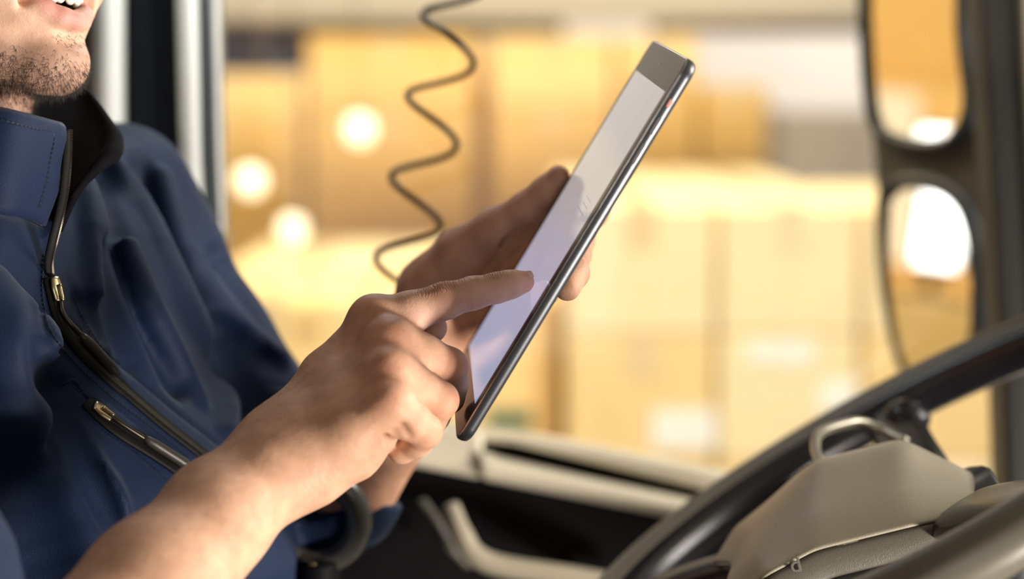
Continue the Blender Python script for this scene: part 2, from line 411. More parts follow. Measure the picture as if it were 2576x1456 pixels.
# goods along the truck's flank, seen in the mirrors
for k, (x, y, z, w, t) in enumerate([(-1.9, 1.78, 1.0, .4, 0), (-1.9, 1.78, 1.4, .4, 1), (-1.9, 1.78, 1.8, .4, 0), (-2.6, 1.8, 1.0, .55, 0), (-2.6, 1.8, 1.55, .5, 3), (-2.6, 1.8, 2.05, .5, 0), (-2.6, 1.8, 2.55, .5, 2)]):
    carton(['lowest', 'middle', 'highest', 'bottom', 'second', 'third', 'top'][k] + ' cardboard box of the ' + ('near' if k < 3 else 'far') + ' stack beside the truck\'s rear flank',
           x - .3, x + .3, y, y + .6, z, z + w, t)
for x, y, n in ((-1.9, 1.78, 'near'), (-2.6, 1.8, 'far')):
    tag(box('plinth', (x - .3, y, 0), (x + .3, y + .6, 1.0), M['concrete']), f'concrete plinth under the {n} box stack beside the truck', 'plinth')

tag(box('shipping_label', (-2.2995, 2.04, 2.30), (-2.298, 2.16, 2.52), M['paper']), 'white shipping label on the far box stack beside the truck', 'label')
fl = empty('flood_lamp', (-1.75, 1.94, 2.2), 'white square flood lamp standing on the near box stack beside the truck', 'lamp')  # unseen panel added for the daylight patch in the lower mirror
box('lamp_housing', (-1.72, 1.885, 2.255), (-1.64, 1.98, 2.405), M['lamp_black'], fl, bev=.006)
box('lamp_panel', (-1.64, 1.893, 2.265), (-1.634, 1.972, 2.397), mat('flood_panel', (1, 1, 1), .5, noise=.01, emit=(.95, .98, 1.0), estr=5.0), fl)
box('lamp_foot', (-1.76, 1.86, 2.2), (-1.62, 2.02, 2.212), M['lamp_black'], fl); box('lamp_post', (-1.70, 1.93, 2.21), (-1.68, 1.95, 2.26), M['lamp_black'], fl)
# ------------------------------------------------------------------ the cab: pillars, door, window, mirrors
M['pillar_grey'] = mat('pillar_grey', (0.72, 0.73, 0.68), 0.55, noise=0.04, bump=0.1)
M['black_trim'] = mat('black_trim', (0.006, 0.008, 0.014), 0.75, noise=0.15, bump=0.2, bscale=600, spec=.25)
M['rubber'] = mat('rubber_seal', (0.02, 0.025, 0.03), 0.7, noise=0.1)
M['ledge'] = mat('door_ledge_plastic', (0.62, 0.56, 0.43), 0.30, noise=0.05, nscale=30, bump=0.12, bscale=900)
M['door_black'] = mat('door_black_plastic', (0.0022, 0.0022, 0.003), 0.6, noise=0.15, bump=0.2, bscale=700, spec=.12)
M['gloss_black'] = mat('glossy_black', (0.05, 0.048, 0.042), 0.24, noise=0.05, spec=.8)
M['mirror_shell'] = mat('mirror_shell', (0.075, 0.068, 0.06), 0.55, noise=0.1, bump=0.2, bscale=500)
M['mirror_black'] = mat('mirror_black', (0.012, 0.015, 0.02), 0.5, noise=0.1)
M['mirror'] = mat('mirror_glass', (0.92, 0.92, 0.90), 0.02, 1.0, noise=0.01)
mg = bpy.data.materials.new('window_glass'); mg.use_nodes = True; nt = mg.node_tree; nt.nodes.clear()
ou = nt.nodes.new('ShaderNodeOutputMaterial'); mx = nt.nodes.new('ShaderNodeMixShader'); tr = nt.nodes.new('ShaderNodeBsdfTransparent'); gl = nt.nodes.new('ShaderNodeBsdfGlossy'); fr = nt.nodes.new('ShaderNodeFresnel')
tr.inputs[0].default_value = (0.97, 0.98, 0.97, 1); gl.inputs['Roughness'].default_value = 0.02; fr.inputs[0].default_value = 1.35
nt.links.new(fr.outputs[0], mx.inputs[0]); nt.links.new(tr.outputs[0], mx.inputs[1]); nt.links.new(gl.outputs[0], mx.inputs[2]); nt.links.new(mx.outputs[0], ou.inputs[0])

def prism(name, poly, d, t, material, parent=None, bev=0.0, normal=None, origin=None, seg=3):
    """outline at distance d (or in a tilted plane) with thickness t away from the viewer"""
    P = []
    if normal is None:
        P = [C(x, y, d) for x, y in poly]; away = np.array([0, 0, 1.0])
    else:
        nrm = np.asarray(normal, float) / np.linalg.norm(normal); o0 = np.asarray(origin)
        for x, y in poly:
            r = C(x, y, 1.0); P.append(r * (np.dot(o0, nrm) / np.dot(r, nrm)))
        away = -nrm
    n = len(P); V = [TW(p) for p in P] + [TW(p + away * t) for p in P]
    f = [tuple(range(n)), tuple(reversed(range(n, 2 * n)))] + [(i, i + n, (i + 1) % n + n, (i + 1) % n) for i in range(n)]
    o = mesh_obj(name, V, f, material, parent, smooth=False)
    bm = bmesh.new(); bm.from_mesh(o.data); bmesh.ops.recalc_face_normals(bm, faces=bm.faces); bm.to_mesh(o.data); bm.free()
    if bev: bevel_mod(o, bev, seg)
    return o
def st(o, label): tag(o, label, kind='structure'); return o
DD = 1.55
M['headliner'] = mat('headliner', (0.20, 0.18, 0.15), 0.85, noise=0.08)
st(box('ceiling', (-1.0, -0.55, 2.78), (1.0, 1.66, 2.84), M['headliner']), 'grey headliner of the truck cab')
st(box('wall_rear', (-1.0, -0.55, 1.2), (-0.92, 1.66, 2.78), M['black_trim']), 'dark rear wall of the cab behind the driver')
st(prism('trim_4', [(226, -1420), (290, -1420), (292, 1100), (205, 1100)], 1.53, .05, M['pillar_grey'], bev=.012), 'light grey upright pillar trim behind the driver')
st(prism('trim_5', [(285, -1420), (420, -1420), (445, -250), (470, 1100), (285, 1100)], 1.575, .04, M['black_trim']), 'black pillar panel between the grey trims')
st(prism('trim_6', [(406, -1420), (454, -1420), (482, -250), (495, 400), (512, 700), (530, 1000), (500, 1000), (462, 560), (448, 300), (434, -250)], 1.55, .05, M['pillar_grey'], bev=.01), 'light grey door frame strip beside the window')
st(prism('trim_7', [(450, -1420), (490, -1420), (520, -250), (538, 350), (556, 700), (566, 1000), (530, 1000), (508, 640), (497, 400), (478, -250)], 1.57, .04, M['rubber'], bev=.006), 'black rubber window seal')
st(prism('trim_8', [(486, -1420), (512, -1420), (541, -250), (549, 250), (560, 700), (570, 1000), (560, 1000), (550, 700), (540, 330), (530, 100), (517, -250)], 1.585, .04, M['pillar_grey'], bev=.006), 'thin pale outer edge of the window frame')
st(prism('wall_side', [(-2300, -1420), (232, -1420), (215, 1100), (310, 1100), (310, 2600), (-2300, 2600)], 1.585, .05, M['black_trim']), 'dark side wall of the cab behind the door')
win = st(prism('window_1', [(500, -1420), (2480, -1420), (2560, -250), (2640, 1360), (1850, 1215), (1000, 1065), (556, 985)], 1.60, .004, mg), 'clear side window pane of the cab door')
door = st(prism('door_1', [(300, 1000), (1000, 1078), (1350, 1128), (1850, 1226), (2900, 1440), (2900, 2600), (300, 2600)], DD + .03, .06, M['door_black']), 'black inner door panel under the side window')
prism('ledge', [(520, 978), (1000, 1052), (1215, 1085), (1215, 1208), (1000, 1166), (520, 1080)], DD, .09, M['ledge'], door, bev=.006)
prism('ledge', [(1200, 1083), (1400, 1112), (1850, 1200), (2800, 1392), (2800, 1450), (1850, 1252), (1500, 1168), (1290, 1118), (1200, 1108)], DD + .012, .075, M['ledge'], door, bev=.006)
prism('ledge', [(1200, 1134), (1260, 1158), (1500, 1212), (1850, 1285), (2800, 1490), (2800, 1560), (1850, 1338), (1350, 1236), (1200, 1206)], DD - .012, .05, M['ledge'], door, bev=.008)
gp = spline([W(1135, 1270, 1.50), W(1160, 1340, 1.49), W(1195, 1395, 1.485), W(1270, 1425, 1.485), W(1450, 1452, 1.485), W(1560, 1475, 1.49), W(1680, 1520, 1.52)], 40)
hd = tube('door_grab_handle', gp, np.interp(np.linspace(0, 1, 40), [0, .2, .5, 1], [.006, .0085, .0085, .008]), mat('handle_beige', (.34, .30, .22), .35, noise=.05), seg=14)
tag(hd, 'beige curved grab handle on the black door panel', 'handle')
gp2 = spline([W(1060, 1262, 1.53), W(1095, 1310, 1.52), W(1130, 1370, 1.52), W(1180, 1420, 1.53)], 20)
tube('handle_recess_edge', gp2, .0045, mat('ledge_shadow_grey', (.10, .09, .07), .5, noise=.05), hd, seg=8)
prism('handle_mount', [(1440, 1425), (1520, 1440), (1560, 1500), (1470, 1500)], 1.49, .085, M['door_black'], hd, bev=.004)
# round glossy grip at the driver's elbow
rp = [W(785 + 118 * math.cos(t), 1300 + 112 * math.sin(t) + 10 * math.cos(t), 1.27 + 0.02 * math.sin(t)) for t in np.linspace(0, 2 * math.pi, 56, endpoint=False)]
arm = empty('seat_grip', W(785, 1760, 1.27), 'glossy black round grip under the driver\'s left elbow', 'grip')
tube('ring', rp, 0.0085, M['gloss_black'], arm, seg=16, closed=True)
tube('stem', spline([W(800, 1405, 1.285), W(800, 1480, 1.29), W(795, 1600, 1.29), W(790, 1760, 1.29)], 20), .014, M['door_black'], arm, seg=12)
bm = bmesh.new(); bmesh.ops.create_uvsphere(bm, u_segments=16, v_segments=10, radius=.004, matrix=Matrix.Translation(Vector(W(785, 1424, 1.278)))); bm_obj('screw', bm, mat('dull_brass', (.35, .28, .16), .35, 1.0, noise=.05), arm, True)

# door mirrors outside the window
MN = (-0.80, 0.0, -0.60); MO = C(2300, 400, 1.80)
mir = empty('truck_mirror', W(2560, 1000, 1.9), 'black truck door mirror with two stacked mirror panes outside the window', 'mirror')
prism('housing', [(2152, -300), (2168, 100), (2182, 300), (2192, 420), (2205, 600), (2225, 800), (2260, 960), (2420, 960), (2500, 900), (2512, 700), (2490, 560), (2470, 440), (2478, 330), (2482, 200), (2470, -300)], 0, .05, M['mirror_shell'], mir, bev=.008, normal=MN, origin=MO)
off = np.array(MN) / np.linalg.norm(MN) * .004
def rounded(poly, n=70):
    p = np.array(poly + poly[:3], float); s = spline(p, n + 1 + int(n * 2 / len(poly))); return [tuple(q) for q in spline(np.array(poly + [poly[0]], float), n)[:-1]]
up = [(2170, -280), (2405, -280), (2422, 80), (2440, 255), (2405, 345), (2340, 368), (2250, 352), (2200, 300), (2180, 120)]
lp = [(2225, 500), (2270, 458), (2350, 462), (2412, 500), (2446, 570), (2464, 700), (2456, 850), (2400, 930), (2290, 930), (2245, 780), (2228, 640)]
prism('upper_mirror_pane', rounded(up), 0, .003, M['mirror'], mir, normal=MN, origin=MO + off)
prism('lower_mirror_pane', rounded(lp), 0, .003, M['mirror'], mir, normal=(-0.80, 0.04, -0.60), origin=MO + off)
def ring_on(poly, rad, nm, nrm=MN):
    nv = np.asarray(nrm, float) / np.linalg.norm(nrm); P = []
    for x, y in rounded(poly, 60):
        r = C(x, y, 1.0); P.append(TW(r * (np.dot(MO + off, nv) / np.dot(r, nv))))
    tube(nm, P, rad, M['mirror_black'], mir, seg=8, closed=True)
ring_on(up, .007, 'upper_rim'); ring_on(lp, .008, 'lower_rim')
tube('mirror_arm', spline([W(2470, 380, 1.80), W(2600, 420, 1.75), W(2750, 470, 1.70)], 12), .022, M['mirror_shell'], mir, seg=12)
st(prism('trim_9', [(2380, -1420), (2500, -1420), (2566, -300), (2600, 300), (2640, 900), (2660, 1500), (2540, 1500), (2520, 900), (2486, 300), (2440, -300)], 1.62, .06, mat('pillar_dark', (.022, .022, .022), .5, noise=.1), bev=.01), 'dark front window post of the cab door')
st(prism('trim_10', [(2490, -1420), (2760, -1420), (2860, 1500), (2660, 1500), (2610, 600), (2560, -300)], 1.60, .06, M['pillar_grey'], bev=.01), 'light grey front pillar trim')

# ------------------------------------------------------------------ tablet
M['tab_black'] = mat('tablet_bezel', (0.010, 0.008, 0.008), 0.12, noise=0.02, spec=.10)
M['tab_alu'] = mat('tablet_aluminium', (0.085, 0.09, 0.10), 0.36, 0.85, noise=0.05, bump=0.05, bscale=1500)
M['tab_chamfer'] = mat('tablet_polished_chamfer', (0.75, 0.72, 0.68), 0.18, 1.0, noise=0.02)
M['tab_screen'] = mat('tablet_screen', (0.20, 0.20, 0.22), 0.05, noise=0.02)
nt = M['tab_screen'].node_tree; b_ = nt.nodes['Principled BSDF']; tcn = nt.nodes.new('ShaderNodeTexCoord'); sx = nt.nodes.new('ShaderNodeSeparateXYZ'); rmp = nt.nodes.new('ShaderNodeValToRGB')
nt.links.new(tcn.outputs['Generated'], sx.inputs[0]); nt.links.new(sx.outputs['Z'], rmp.inputs[0]); nt.links.new(rmp.outputs[0], b_.inputs['Emission Color'])
rmp.color_ramp.elements[0].color = (.34, .41, .60, 1); rmp.color_ramp.elements[1].color = (.44, .405, .405, 1); rmp.color_ramp.elements[1].position = .62  # bluish lower end paints the jacket's reflection into the screen glow
el = rmp.color_ramp.elements.new(.32); el.color = (.46, .44, .60, 1); b_.inputs['Emission Strength'].default_value = 0.78
M['tab_ui'] = mat('screen_grey_print', (0.22, 0.25, 0.32), 0.1, noise=0.02, emit=(0.5, 0.58, 0.75), estr=0.40)
TS = np.array([-0.043, 0.188, 1.0]); TS /= np.linalg.norm(TS)            # short side, away from the viewer
TL = np.array([0.5187, 0.855, -0.138]); TL -= TS * TL.dot(TS); TL /= np.linalg.norm(TL)   # long side, upwards
TN = np.cross(TL, TS)
if TN[0] > 0: TN = -TN                                                    # towards the screen side (up-left)
scr_near_bot = C(1195, 1015, 1.085)
LS, WS = 0.1975, 0.148; BL, BW, BT = 0.240, 0.1695, 0.0075
T0 = scr_near_bot - TL * (BL - LS) / 2 - TS * (BW - WS) / 2               # near bottom corner, on the glass plane
def TP(l, s, n): return TW(T0 + TL * l + TS * s + TN * n)
def TC(l, s, n): return T0 + TL * l + TS * s + TN * n
tax = [TL @ R3, TS @ R3, TN @ R3]
tab = empty('tablet', TP(0, 0, 0), 'black and silver tablet with a pale lit screen held in both hands', 'tablet')
def rrect(l0, l1, s0, s1, r, n=8):
    pts = []
    for cx, cy, a0 in ((l1 - r, s1 - r, 0), (l0 + r, s1 - r, 90), (l0 + r, s0 + r, 180), (l1 - r, s0 + r, 270)):
        for k in range(n + 1):
            a = math.radians(a0 + 90 * k / n); pts.append((cx + r * math.cos(a), cy + r * math.sin(a)))
    return pts
def rounded_slab(name, l0, l1, s0, s1, r, levels, material, parent):     # levels: (inset, n)
    V = []; Fc = []; n = None
    for ins, nn in levels:
        pts = rrect(l0 + ins, l1 - ins, s0 + ins, s1 - ins, max(r - ins, .0003)); n = len(pts)
        V += [TP(a, b, nn) for a, b in pts]
    for k in range(len(levels) - 1):
        for i in range(n): j = (i + 1) % n; Fc.append((k * n + i, k * n + j, (k + 1) * n + j, (k + 1) * n + i))
    Fc.append(tuple(reversed(range(n)))); Fc.append(tuple(range((len(levels) - 1) * n, len(levels) * n)))
    o = mesh_obj(name, V, Fc, material, parent, smooth=False)
    bm = bmesh.new(); bm.from_mesh(o.data); bmesh.ops.recalc_face_normals(bm, faces=bm.faces); bm.to_mesh(o.data); bm.free()
    o.data.polygons.foreach_set('use_smooth', [len(p.vertices) == 4 for p in o.data.polygons])
    return o
prof = [(0.0045, -BT), (0.0028, -BT * .96), (0.0012, -BT * .84), (0.0004, -BT * .66), (0.0, -BT * .48), (0.0, -BT * .2), (0.0002, -BT * .12)]
rounded_slab('back_shell', 0, BL, 0, BW, 0.010, prof, M['tab_alu'], tab)
rounded_slab('chamfer', 0.0002, BL - .0002, 0.0002, BW - .0002, 0.0098, [(0, -BT * .125), (0.0006, -0.00035)], M['tab_chamfer'], tab)
fg = rounded_slab('front_glass', 0.0008, BL - .0008, 0.0008, BW - .0008, 0.0092, [(0, -0.0012), (0, -0.0002), (0.0003, 0.0)], M['tab_black'], tab)
l0 = (BL - LS) / 2; s0 = (BW - WS) / 2
sc = rounded_slab('screen', l0, l0 + LS, s0, s0 + WS, 0.0005, [(0, -0.0006), (0, 0.00012)], M['tab_screen'], tab)
for i, (la, lb, sa, sb) in enumerate([(.116, .1172, .02, .055), (.1205, .1213, .02, .048), (.1245, .1253, .02, .05)]):
    rounded_slab('text_line', l0 + la, l0 + lb, s0 + sa, s0 + sb, .0003, [(0, 0.00013), (0, 0.0002)], M['tab_ui'], sc)
rounded_slab('home_button', .0045, .0165, BW / 2 - .006, BW / 2 + .006, .0059, [(0, 0.0), (.0004, .00008)], mat('home_button_black', (.014, .012, .012), .12, noise=.02), tab)
rounded_slab('front_camera', BL - .0125, BL - .0095, BW / 2 - .0015, BW / 2 + .0015, .00149, [(0, 0), (0, .00006)], mat('camera_lens', (.004, .004, .008), .03, noise=.02), tab)
for la, lb in ((.196, .206), (.178, .190)):
    frame_box('volume_button', TP(la, 0, -BT * .5), tax, (0, -.0007, -.0012), (lb - la, .0005, .0012), mat('button_alu', (.55, .56, .58), .3, 1.0, noise=.03), tab, bev=.0004)
frame_box('mute_switch', TP(.2125, 0, -BT * .5), tax, (0, -.0005, -.0010), (.0045, .0005, .0010), mat('switch_red', (.75, .30, .22), .5, noise=.05), tab, bev=.0003)

# ------------------------------------------------------------------ coiled radio cord
M['cord'] = mat('cord_black', (0.003, 0.0025, 0.0025), 0.42, noise=0.1, spec=.2)
ax0 = C(1133, 66, 1.45); step = C(1093, 270, 1.45) - ax0; step *= 1.0
dirn = step / np.linalg.norm(step); e1 = np.array([dirn[1] * -1, dirn[0], 0]); e1 /= np.linalg.norm(e1)
if e1[0] < 0: e1 = -e1
e2 = np.array([0, 0, 1.0]); pts = []
turns = 6.2
for t in np.linspace(-7.2, turns - 1.2, 840):
    ph = 2 * math.pi * (t - 0.25) ; R = C(1133 + 73, 66, 1.45)[0] - ax0[0]
    c = ax0 + step * t
    pts.append(TW(c + e1 * R * math.sin(ph + .6) + e2 * R * -math.cos(ph + .6)))
end = spline([pts[-1], pts[-1] + np.array([-.01, .02, -.04]), W(930, 1120, 1.5), W(900, 1180, 1.53)], 20)
cord = tube('coiled_cord', np.vstack([pts, end[1:]]), 0.0025, M['cord'], seg=10)
tag(cord, 'black coiled radio cord hanging down behind the hand', 'cord')

# ------------------------------------------------------------------ steering wheel
M['wheel'] = mat('wheel_black', (0.006, 0.006, 0.008), 0.26, noise=0.1, nscale=40, bump=0.12, bscale=900)
M['wheel_rubber'] = mat('wheel_rubber_grey', (0.14, 0.128, 0.10), 0.34, noise=0.08, nscale=40, bump=0.15, bscale=900)  # lighter grey puts the bright reflection on the rim into its colour
M['hub'] = mat('hub_plastic', (0.36, 0.32, 0.24), 0.36, noise=0.06, nscale=50, bump=0.35, bscale=1600)
M['hub_dark'] = mat('hub_dark', (0.01, 0.011, 0.013), 0.35, noise=0.1)
M['chrome'] = mat('satin_trim', (0.42, 0.38, 0.30), 0.3, 0.6, noise=0.04)
WC = np.array([0.238, -0.112, 1.20]); E1 = np.array([.868, .497, 0.0]); E2 = np.array([-.012, .055, 1.0]); E2 /= np.linalg.norm(E2)
E1 -= E2 * E1.dot(E2); E1 /= np.linalg.norm(E1); EN = np.cross(E1, E2)
if EN[1] < 0: EN = -EN                     # upward, towards the driver
RW = 0.222
def WP(r, a, n=0.0): return TW(WC + E1 * r * math.cos(a) + E2 * r * math.sin(a) + EN * n)
def WX(x, y, n=0.0): return TW(WC + E1 * x + E2 * y + EN * n)
wh = empty('steering_wheel', WX(0, 0, -.1), 'dark truck steering wheel with a broad grey padded hub', 'steering wheel')
tube('rim', [WP(RW, t) for t in np.linspace(0, 2 * math.pi, 120, endpoint=False)], 0.0165, M['wheel_rubber'], wh, seg=22, closed=True)
inn = [WP(RW - .0055, t, -.0035) for t in np.linspace(0, 2 * math.pi, 120, endpoint=False)]
tube('inner_grip', inn, 0.0158, M['wheel'], wh, seg=18, closed=True)  # black inner side carries the rim's underside shade as colour
def spoke(a, wd):
    rows = []
    for r, hh, w in ((.055, -.020, wd * 1.3), (.10, -.012, wd * 1.0), (.15, -.004, wd * .85), (.19, -.002, wd), (.224, -.004, wd * 1.3)):
        t = np.array([math.cos(a), math.sin(a)]); q = np.array([-t[1], t[0]])
        rows.append([WX(*(t * r + q * w * k), hh - (.010 if abs(k) == 1 else 0)) for k in (-1, -.8, -.3, .3, .8, 1)])
    return shell('spoke', rows, .014, M['wheel'], wh, sub=2)
for a in (80, 155, -80, -155): spoke(math.radians(a), .017)
HR = [  # rows of the padded hub (mm along, across, above the wheel), near edge to far edge
 [(-127, -42, -24), (-104, -60, -15), (-73, -60, -16), (-19, -62, -31), (26, -58, -46)],
 [(-127, -40, -5), (-104, -58, 4), (-73, -58, 3), (-19, -60, -12), (26, -56, -27)],
 [(-126, -22, 1), (-103, -34, 11), (-62, -34, 18), (-10, -34, 3), (33, -32, -27)],
 [(-118, 10, 2), (-96, 10, 16), (-42, 10, 31), (9, 10, 17), (40, 10, -30)],
 [(-126, 42, 1), (-103, 54, 11), (-62, 54, 18), (-10, 54, 3), (33, 52, -27)],
 [(-127, 60, -5), (-104, 78, 4), (-73, 78, 3), (-19, 80, -12), (26, 76, -27)],
 [(-127, 62, -24), (-104, 80, -15), (-73, 80, -16), (-19, 82, -31), (26, 78, -46)]]
HRa = np.array(HR, float) / 1000
tt0 = np.linspace(0, 4, 61); cols_ = np.stack([[np.interp(tt0, range(5), HRa[r, :, k]) for k in range(3)] for r in range(7)]).transpose(0, 2, 1)
for _ in range(3): cols_[:, 1:-1] = .25 * cols_[:, :-2] + .5 * cols_[:, 1:-1] + .25 * cols_[:, 2:]
mid_ = spline_grid([cols_[r] for r in range(1, 6)], 61, 33)
lipn = np.stack([cols_[0] * (1 - t) + mid_[0] * t + np.array([0, -.0015 * math.sin(math.pi * t), 0]) for t in np.linspace(0, .93, 6)]); lipf = np.stack([mid_[-1] * (1 - t) + cols_[6] * t for t in np.linspace(.07, 1, 6)])
hg = np.concatenate([lipn, mid_, lipf]); G_ = WC + hg[..., 0:1] * E1 + hg[..., 1:2] * E2 + hg[..., 2:3] * EN
hub = shell('hub', TW(G_[5:]), .004, M['hub'], wh, sub=1)
shell('hub_skirt', TW(G_[:6]), .004, mat('hub_skirt_plastic', (.10, .09, .07), .42, noise=.06, nscale=50, bump=.3, bscale=1600), wh, sub=1)  # shade of the near lip put into a darker hub colour
bz = WC + (cols_[0] + np.array([0, .004, -.004]))[:, 0:1] * E1 + (cols_[0] + np.array([0, .006, 0]))[:, 1:2] * E2 + (cols_[0] + np.array([0, 0, -.005]))[:, 2:3] * EN
tube('hub_recess', TW(bz[3:-2]), .0085, M['hub_dark'], wh, seg=12)
bz2 = bz - E2 * .012 - EN * .016
tube('hub_lower_trim', TW(bz2[20:-6]), .005, M['chrome'], wh, seg=10)
lpz = spline([W(2068, 1172, 1.24), W(2052, 1130, 1.27), W(2062, 1090, 1.29), W(2120, 1068, 1.31), W(2165, 1062, 1.32), W(2215, 1080, 1.32), W(2280, 1112, 1.30)], 40)
tube('trim_loop', lpz, .0034, M['chrome'], wh, seg=10)
tx = bpy.data.curves.new('hub_letter', 'FONT'); tx.body = 'd'; tx.size = .013; tx.extrude = .0007; tx.bevel_depth = .0002
to = bpy.data.objects.new('hub_letter', tx); COL.objects.link(to); tx.materials.append(bpy.data.materials['hub_skirt_plastic'])
r_ = C(1990, 1440, 1.0); yp = -.0635; k_ = ((WC + E2 * yp) @ E2) / (r_ @ E2); pz = r_ * k_; ng = -E2
uz = E1 * .30 + EN * .95; rz_ = -np.cross(uz, ng); rz_ /= np.linalg.norm(rz_)
to.matrix_world = Matrix.Translation(Vector(TW(pz))) @ Matrix([(rz_ @ R3)[:], (uz @ R3)[:], (ng @ R3)[:]]).transposed().to_4x4()
mw = to.matrix_world.copy(); bpy.context.view_layer.update()
lm = bpy.data.meshes.new_from_object(to.evaluated_get(bpy.context.evaluated_depsgraph_get())); lm.transform(mw); bpy.data.objects.remove(to)
lo_ = bpy.data.objects.new('hub_letter', lm); COL.objects.link(lo_); attach(lo_, wh)
st_ = tube('steering_column', [WX(0, 0, -.02), WX(.0, .0, -.12), WX(.06, 0, -.30)], [.045, .05, .055], M['hub_dark'], wh, seg=20)

bmk = bmesh.new(); bmesh.ops.create_uvsphere(bmk, u_segments=20, v_segments=14, radius=1, matrix=Matrix.Translation(Vector(W(2282, 1050, 1.36))) @ Matrix.Diagonal((.016, .018, .013, 1)))
bm_obj('spoke_joint', bmk, M['wheel'], wh, True)
tube('column_stalk', spline([W(2560, 1330, 1.30), W(2505, 1265, 1.31), W(2470, 1225, 1.315), W(2455, 1212, 1.318)], 14), [.007] * 8 + [.009, .0105, .011, .0105, .009, .005], M['hub_dark'], wh, seg=12)

# ------------------------------------------------------------------ the driver
def skin_mat():
    m = bpy.data.materials.new('skin'); m.use_nodes = True; nt = m.node_tree; b = nt.nodes['Principled BSDF']
    N = nt.nodes.new; L = nt.links.new
    at = N('ShaderNodeAttribute'); at.attribute_name = 'tone'
    tc = N('ShaderNodeTexCoord')
    n1 = N('ShaderNodeTexNoise'); n1.inputs['Scale'].default_value = 90; n1.inputs['Detail'].default_value = 5; L(tc.outputs['Object'], n1.inputs['Vector'])
    rp = N('ShaderNodeValToRGB'); rp.color_ramp.elements[0].color = (0.80, 0.72, 0.70, 1); rp.color_ramp.elements[0].position = .3; rp.color_ramp.elements[1].color = (1.1, 1.08, 1.06, 1); rp.color_ramp.elements[1].position = .7
    L(n1.outputs['Fac'], rp.inputs[0])
    mx = N('ShaderNodeMix'); mx.data_type = 'RGBA'; mx.blend_type = 'MULTIPLY'; mx.inputs[0].default_value = 0.8
    L(at.outputs['Color'], mx.inputs[6]); L(rp.outputs[0], mx.inputs[7]); L(mx.outputs[2], b.inputs['Base Color'])
    b.inputs['Roughness'].default_value = 0.55; b.inputs['Specular IOR Level'].default_value = 0.28
    b.inputs['Subsurface Weight'].default_value = 0.18; b.inputs['Subsurface Radius'].default_value = (1.0, 0.35, 0.18); b.inputs['Subsurface Scale'].default_value = 0.005
    # pores and creases
    vo = N('ShaderNodeTexVoronoi'); vo.inputs['Scale'].default_value = 900; L(tc.outputs['Object'], vo.inputs['Vector'])
    n2 = N('ShaderNodeTexNoise'); n2.inputs['Scale'].default_value = 260; n2.inputs['Detail'].default_value = 4; L(tc.outputs['Object'], n2.inputs['Vector'])
    aw = N('ShaderNodeAttribute'); aw.attribute_name = 'crease_s'; am = N('ShaderNodeAttribute'); am.attribute_name = 'crease_m'
    nd = N('ShaderNodeTexNoise'); nd.inputs['Scale'].default_value = 150; nd.inputs['Detail'].default_value = 3; L(tc.outputs['Object'], nd.inputs['Vector'])
    md = N('ShaderNodeMath'); md.operation = 'MULTIPLY_ADD'; L(nd.outputs['Fac'], md.inputs[0]); md.inputs[1].default_value = 5.0; L(aw.outputs['Fac'], md.inputs[2])
    ms = N('ShaderNodeMath'); ms.operation = 'MULTIPLY'; L(md.outputs[0], ms.inputs[0]); ms.inputs[1].default_value = math.pi / 1.5
    si = N('ShaderNodeMath'); si.operation = 'SINE'; L(ms.outputs[0], si.inputs[0])
    ab = N('ShaderNodeMath'); ab.operation = 'ABSOLUTE'; L(si.outputs[0], ab.inputs[0])
    pw = N('ShaderNodeMath'); pw.operation = 'POWER'; L(ab.outputs[0], pw.inputs[0]); pw.inputs[1].default_value = 0.6
    mm = N('ShaderNodeMath'); mm.operation = 'MULTIPLY'; L(pw.outputs[0], mm.inputs[0]); L(am.outputs['Fac'], mm.inputs[1])
    ad = N('ShaderNodeMath'); ad.operation = 'MULTIPLY_ADD'; L(vo.outputs['Distance'], ad.inputs[0]); ad.inputs[1].default_value = 0.10; L(mm.outputs[0], ad.inputs[2])
    ad2 = N('ShaderNodeMath'); ad2.operation = 'MULTIPLY_ADD'; L(n2.outputs['Fac'], ad2.inputs[0]); ad2.inputs[1].default_value = 0.28; L(ad.outputs[0], ad2.inputs[2])
    bp = N('ShaderNodeBump'); bp.inputs['Strength'].default_value = 0.75; bp.inputs['Distance'].default_value = 0.0011
    L(ad2.outputs[0], bp.inputs['Height']); L(bp.outputs['Normal'], b.inputs['Normal'])
    return m
M['skin'] = skin_mat()
M['nail'] = mat('fingernail', (0.62, 0.40, 0.30), 0.28, noise=0.05, coat=0.4)
person = empty('person', W(-150, 2300, 1.25), 'bearded driver in a navy softshell jacket tapping a tablet', 'person')
SK = np.array([0.60, 0.365, 0.245])

# --- right hand and forearm (pointing) --------------------------------------
def c(px, py, d, r): return (C(px, py, d).astype(np.float32), r / 1000.0)
IDX = [c(945, 812, 1.106, 12.6), c(1030, 786, 1.106, 11.4), c(1120, 756, 1.108, 9.9), c(1190, 737, 1.111, 8.8), c(1249, 724, 1.114, 8.1), c(1285, 715, 1.116, 7.4), c(1316, 709, 1.119, 6.3)]
MIDP = [c(990, 872, 1.087, 13.0), c(1060, 893, 1.092, 11.0), c(1128, 922, 1.098, 10.6)]
MIDD = [c(1128, 922, 1.098, 10.6), c(1136, 965, 1.108, 9.0), c(1128, 1000, 1.112, 8.6), c(1060, 1010, 1.115, 8.0), c(1020, 990, 1.115, 7.0)]
RINP = [c(985, 945, 1.068, 12.4), c(1045, 975, 1.074, 10.6), c(1106, 1006, 1.080, 10.2)]
RIND = [c(1106, 1006, 1.080, 10.2), c(1090, 1045, 1.088, 8.8), c(1040, 1070, 1.095, 8.2), c(1000, 1050, 1.100, 7.4)]
PINP = [c(985, 1018, 1.050, 11.0), c(1030, 1055, 1.054, 9.6), c(1068, 1084, 1.060, 9.2)]
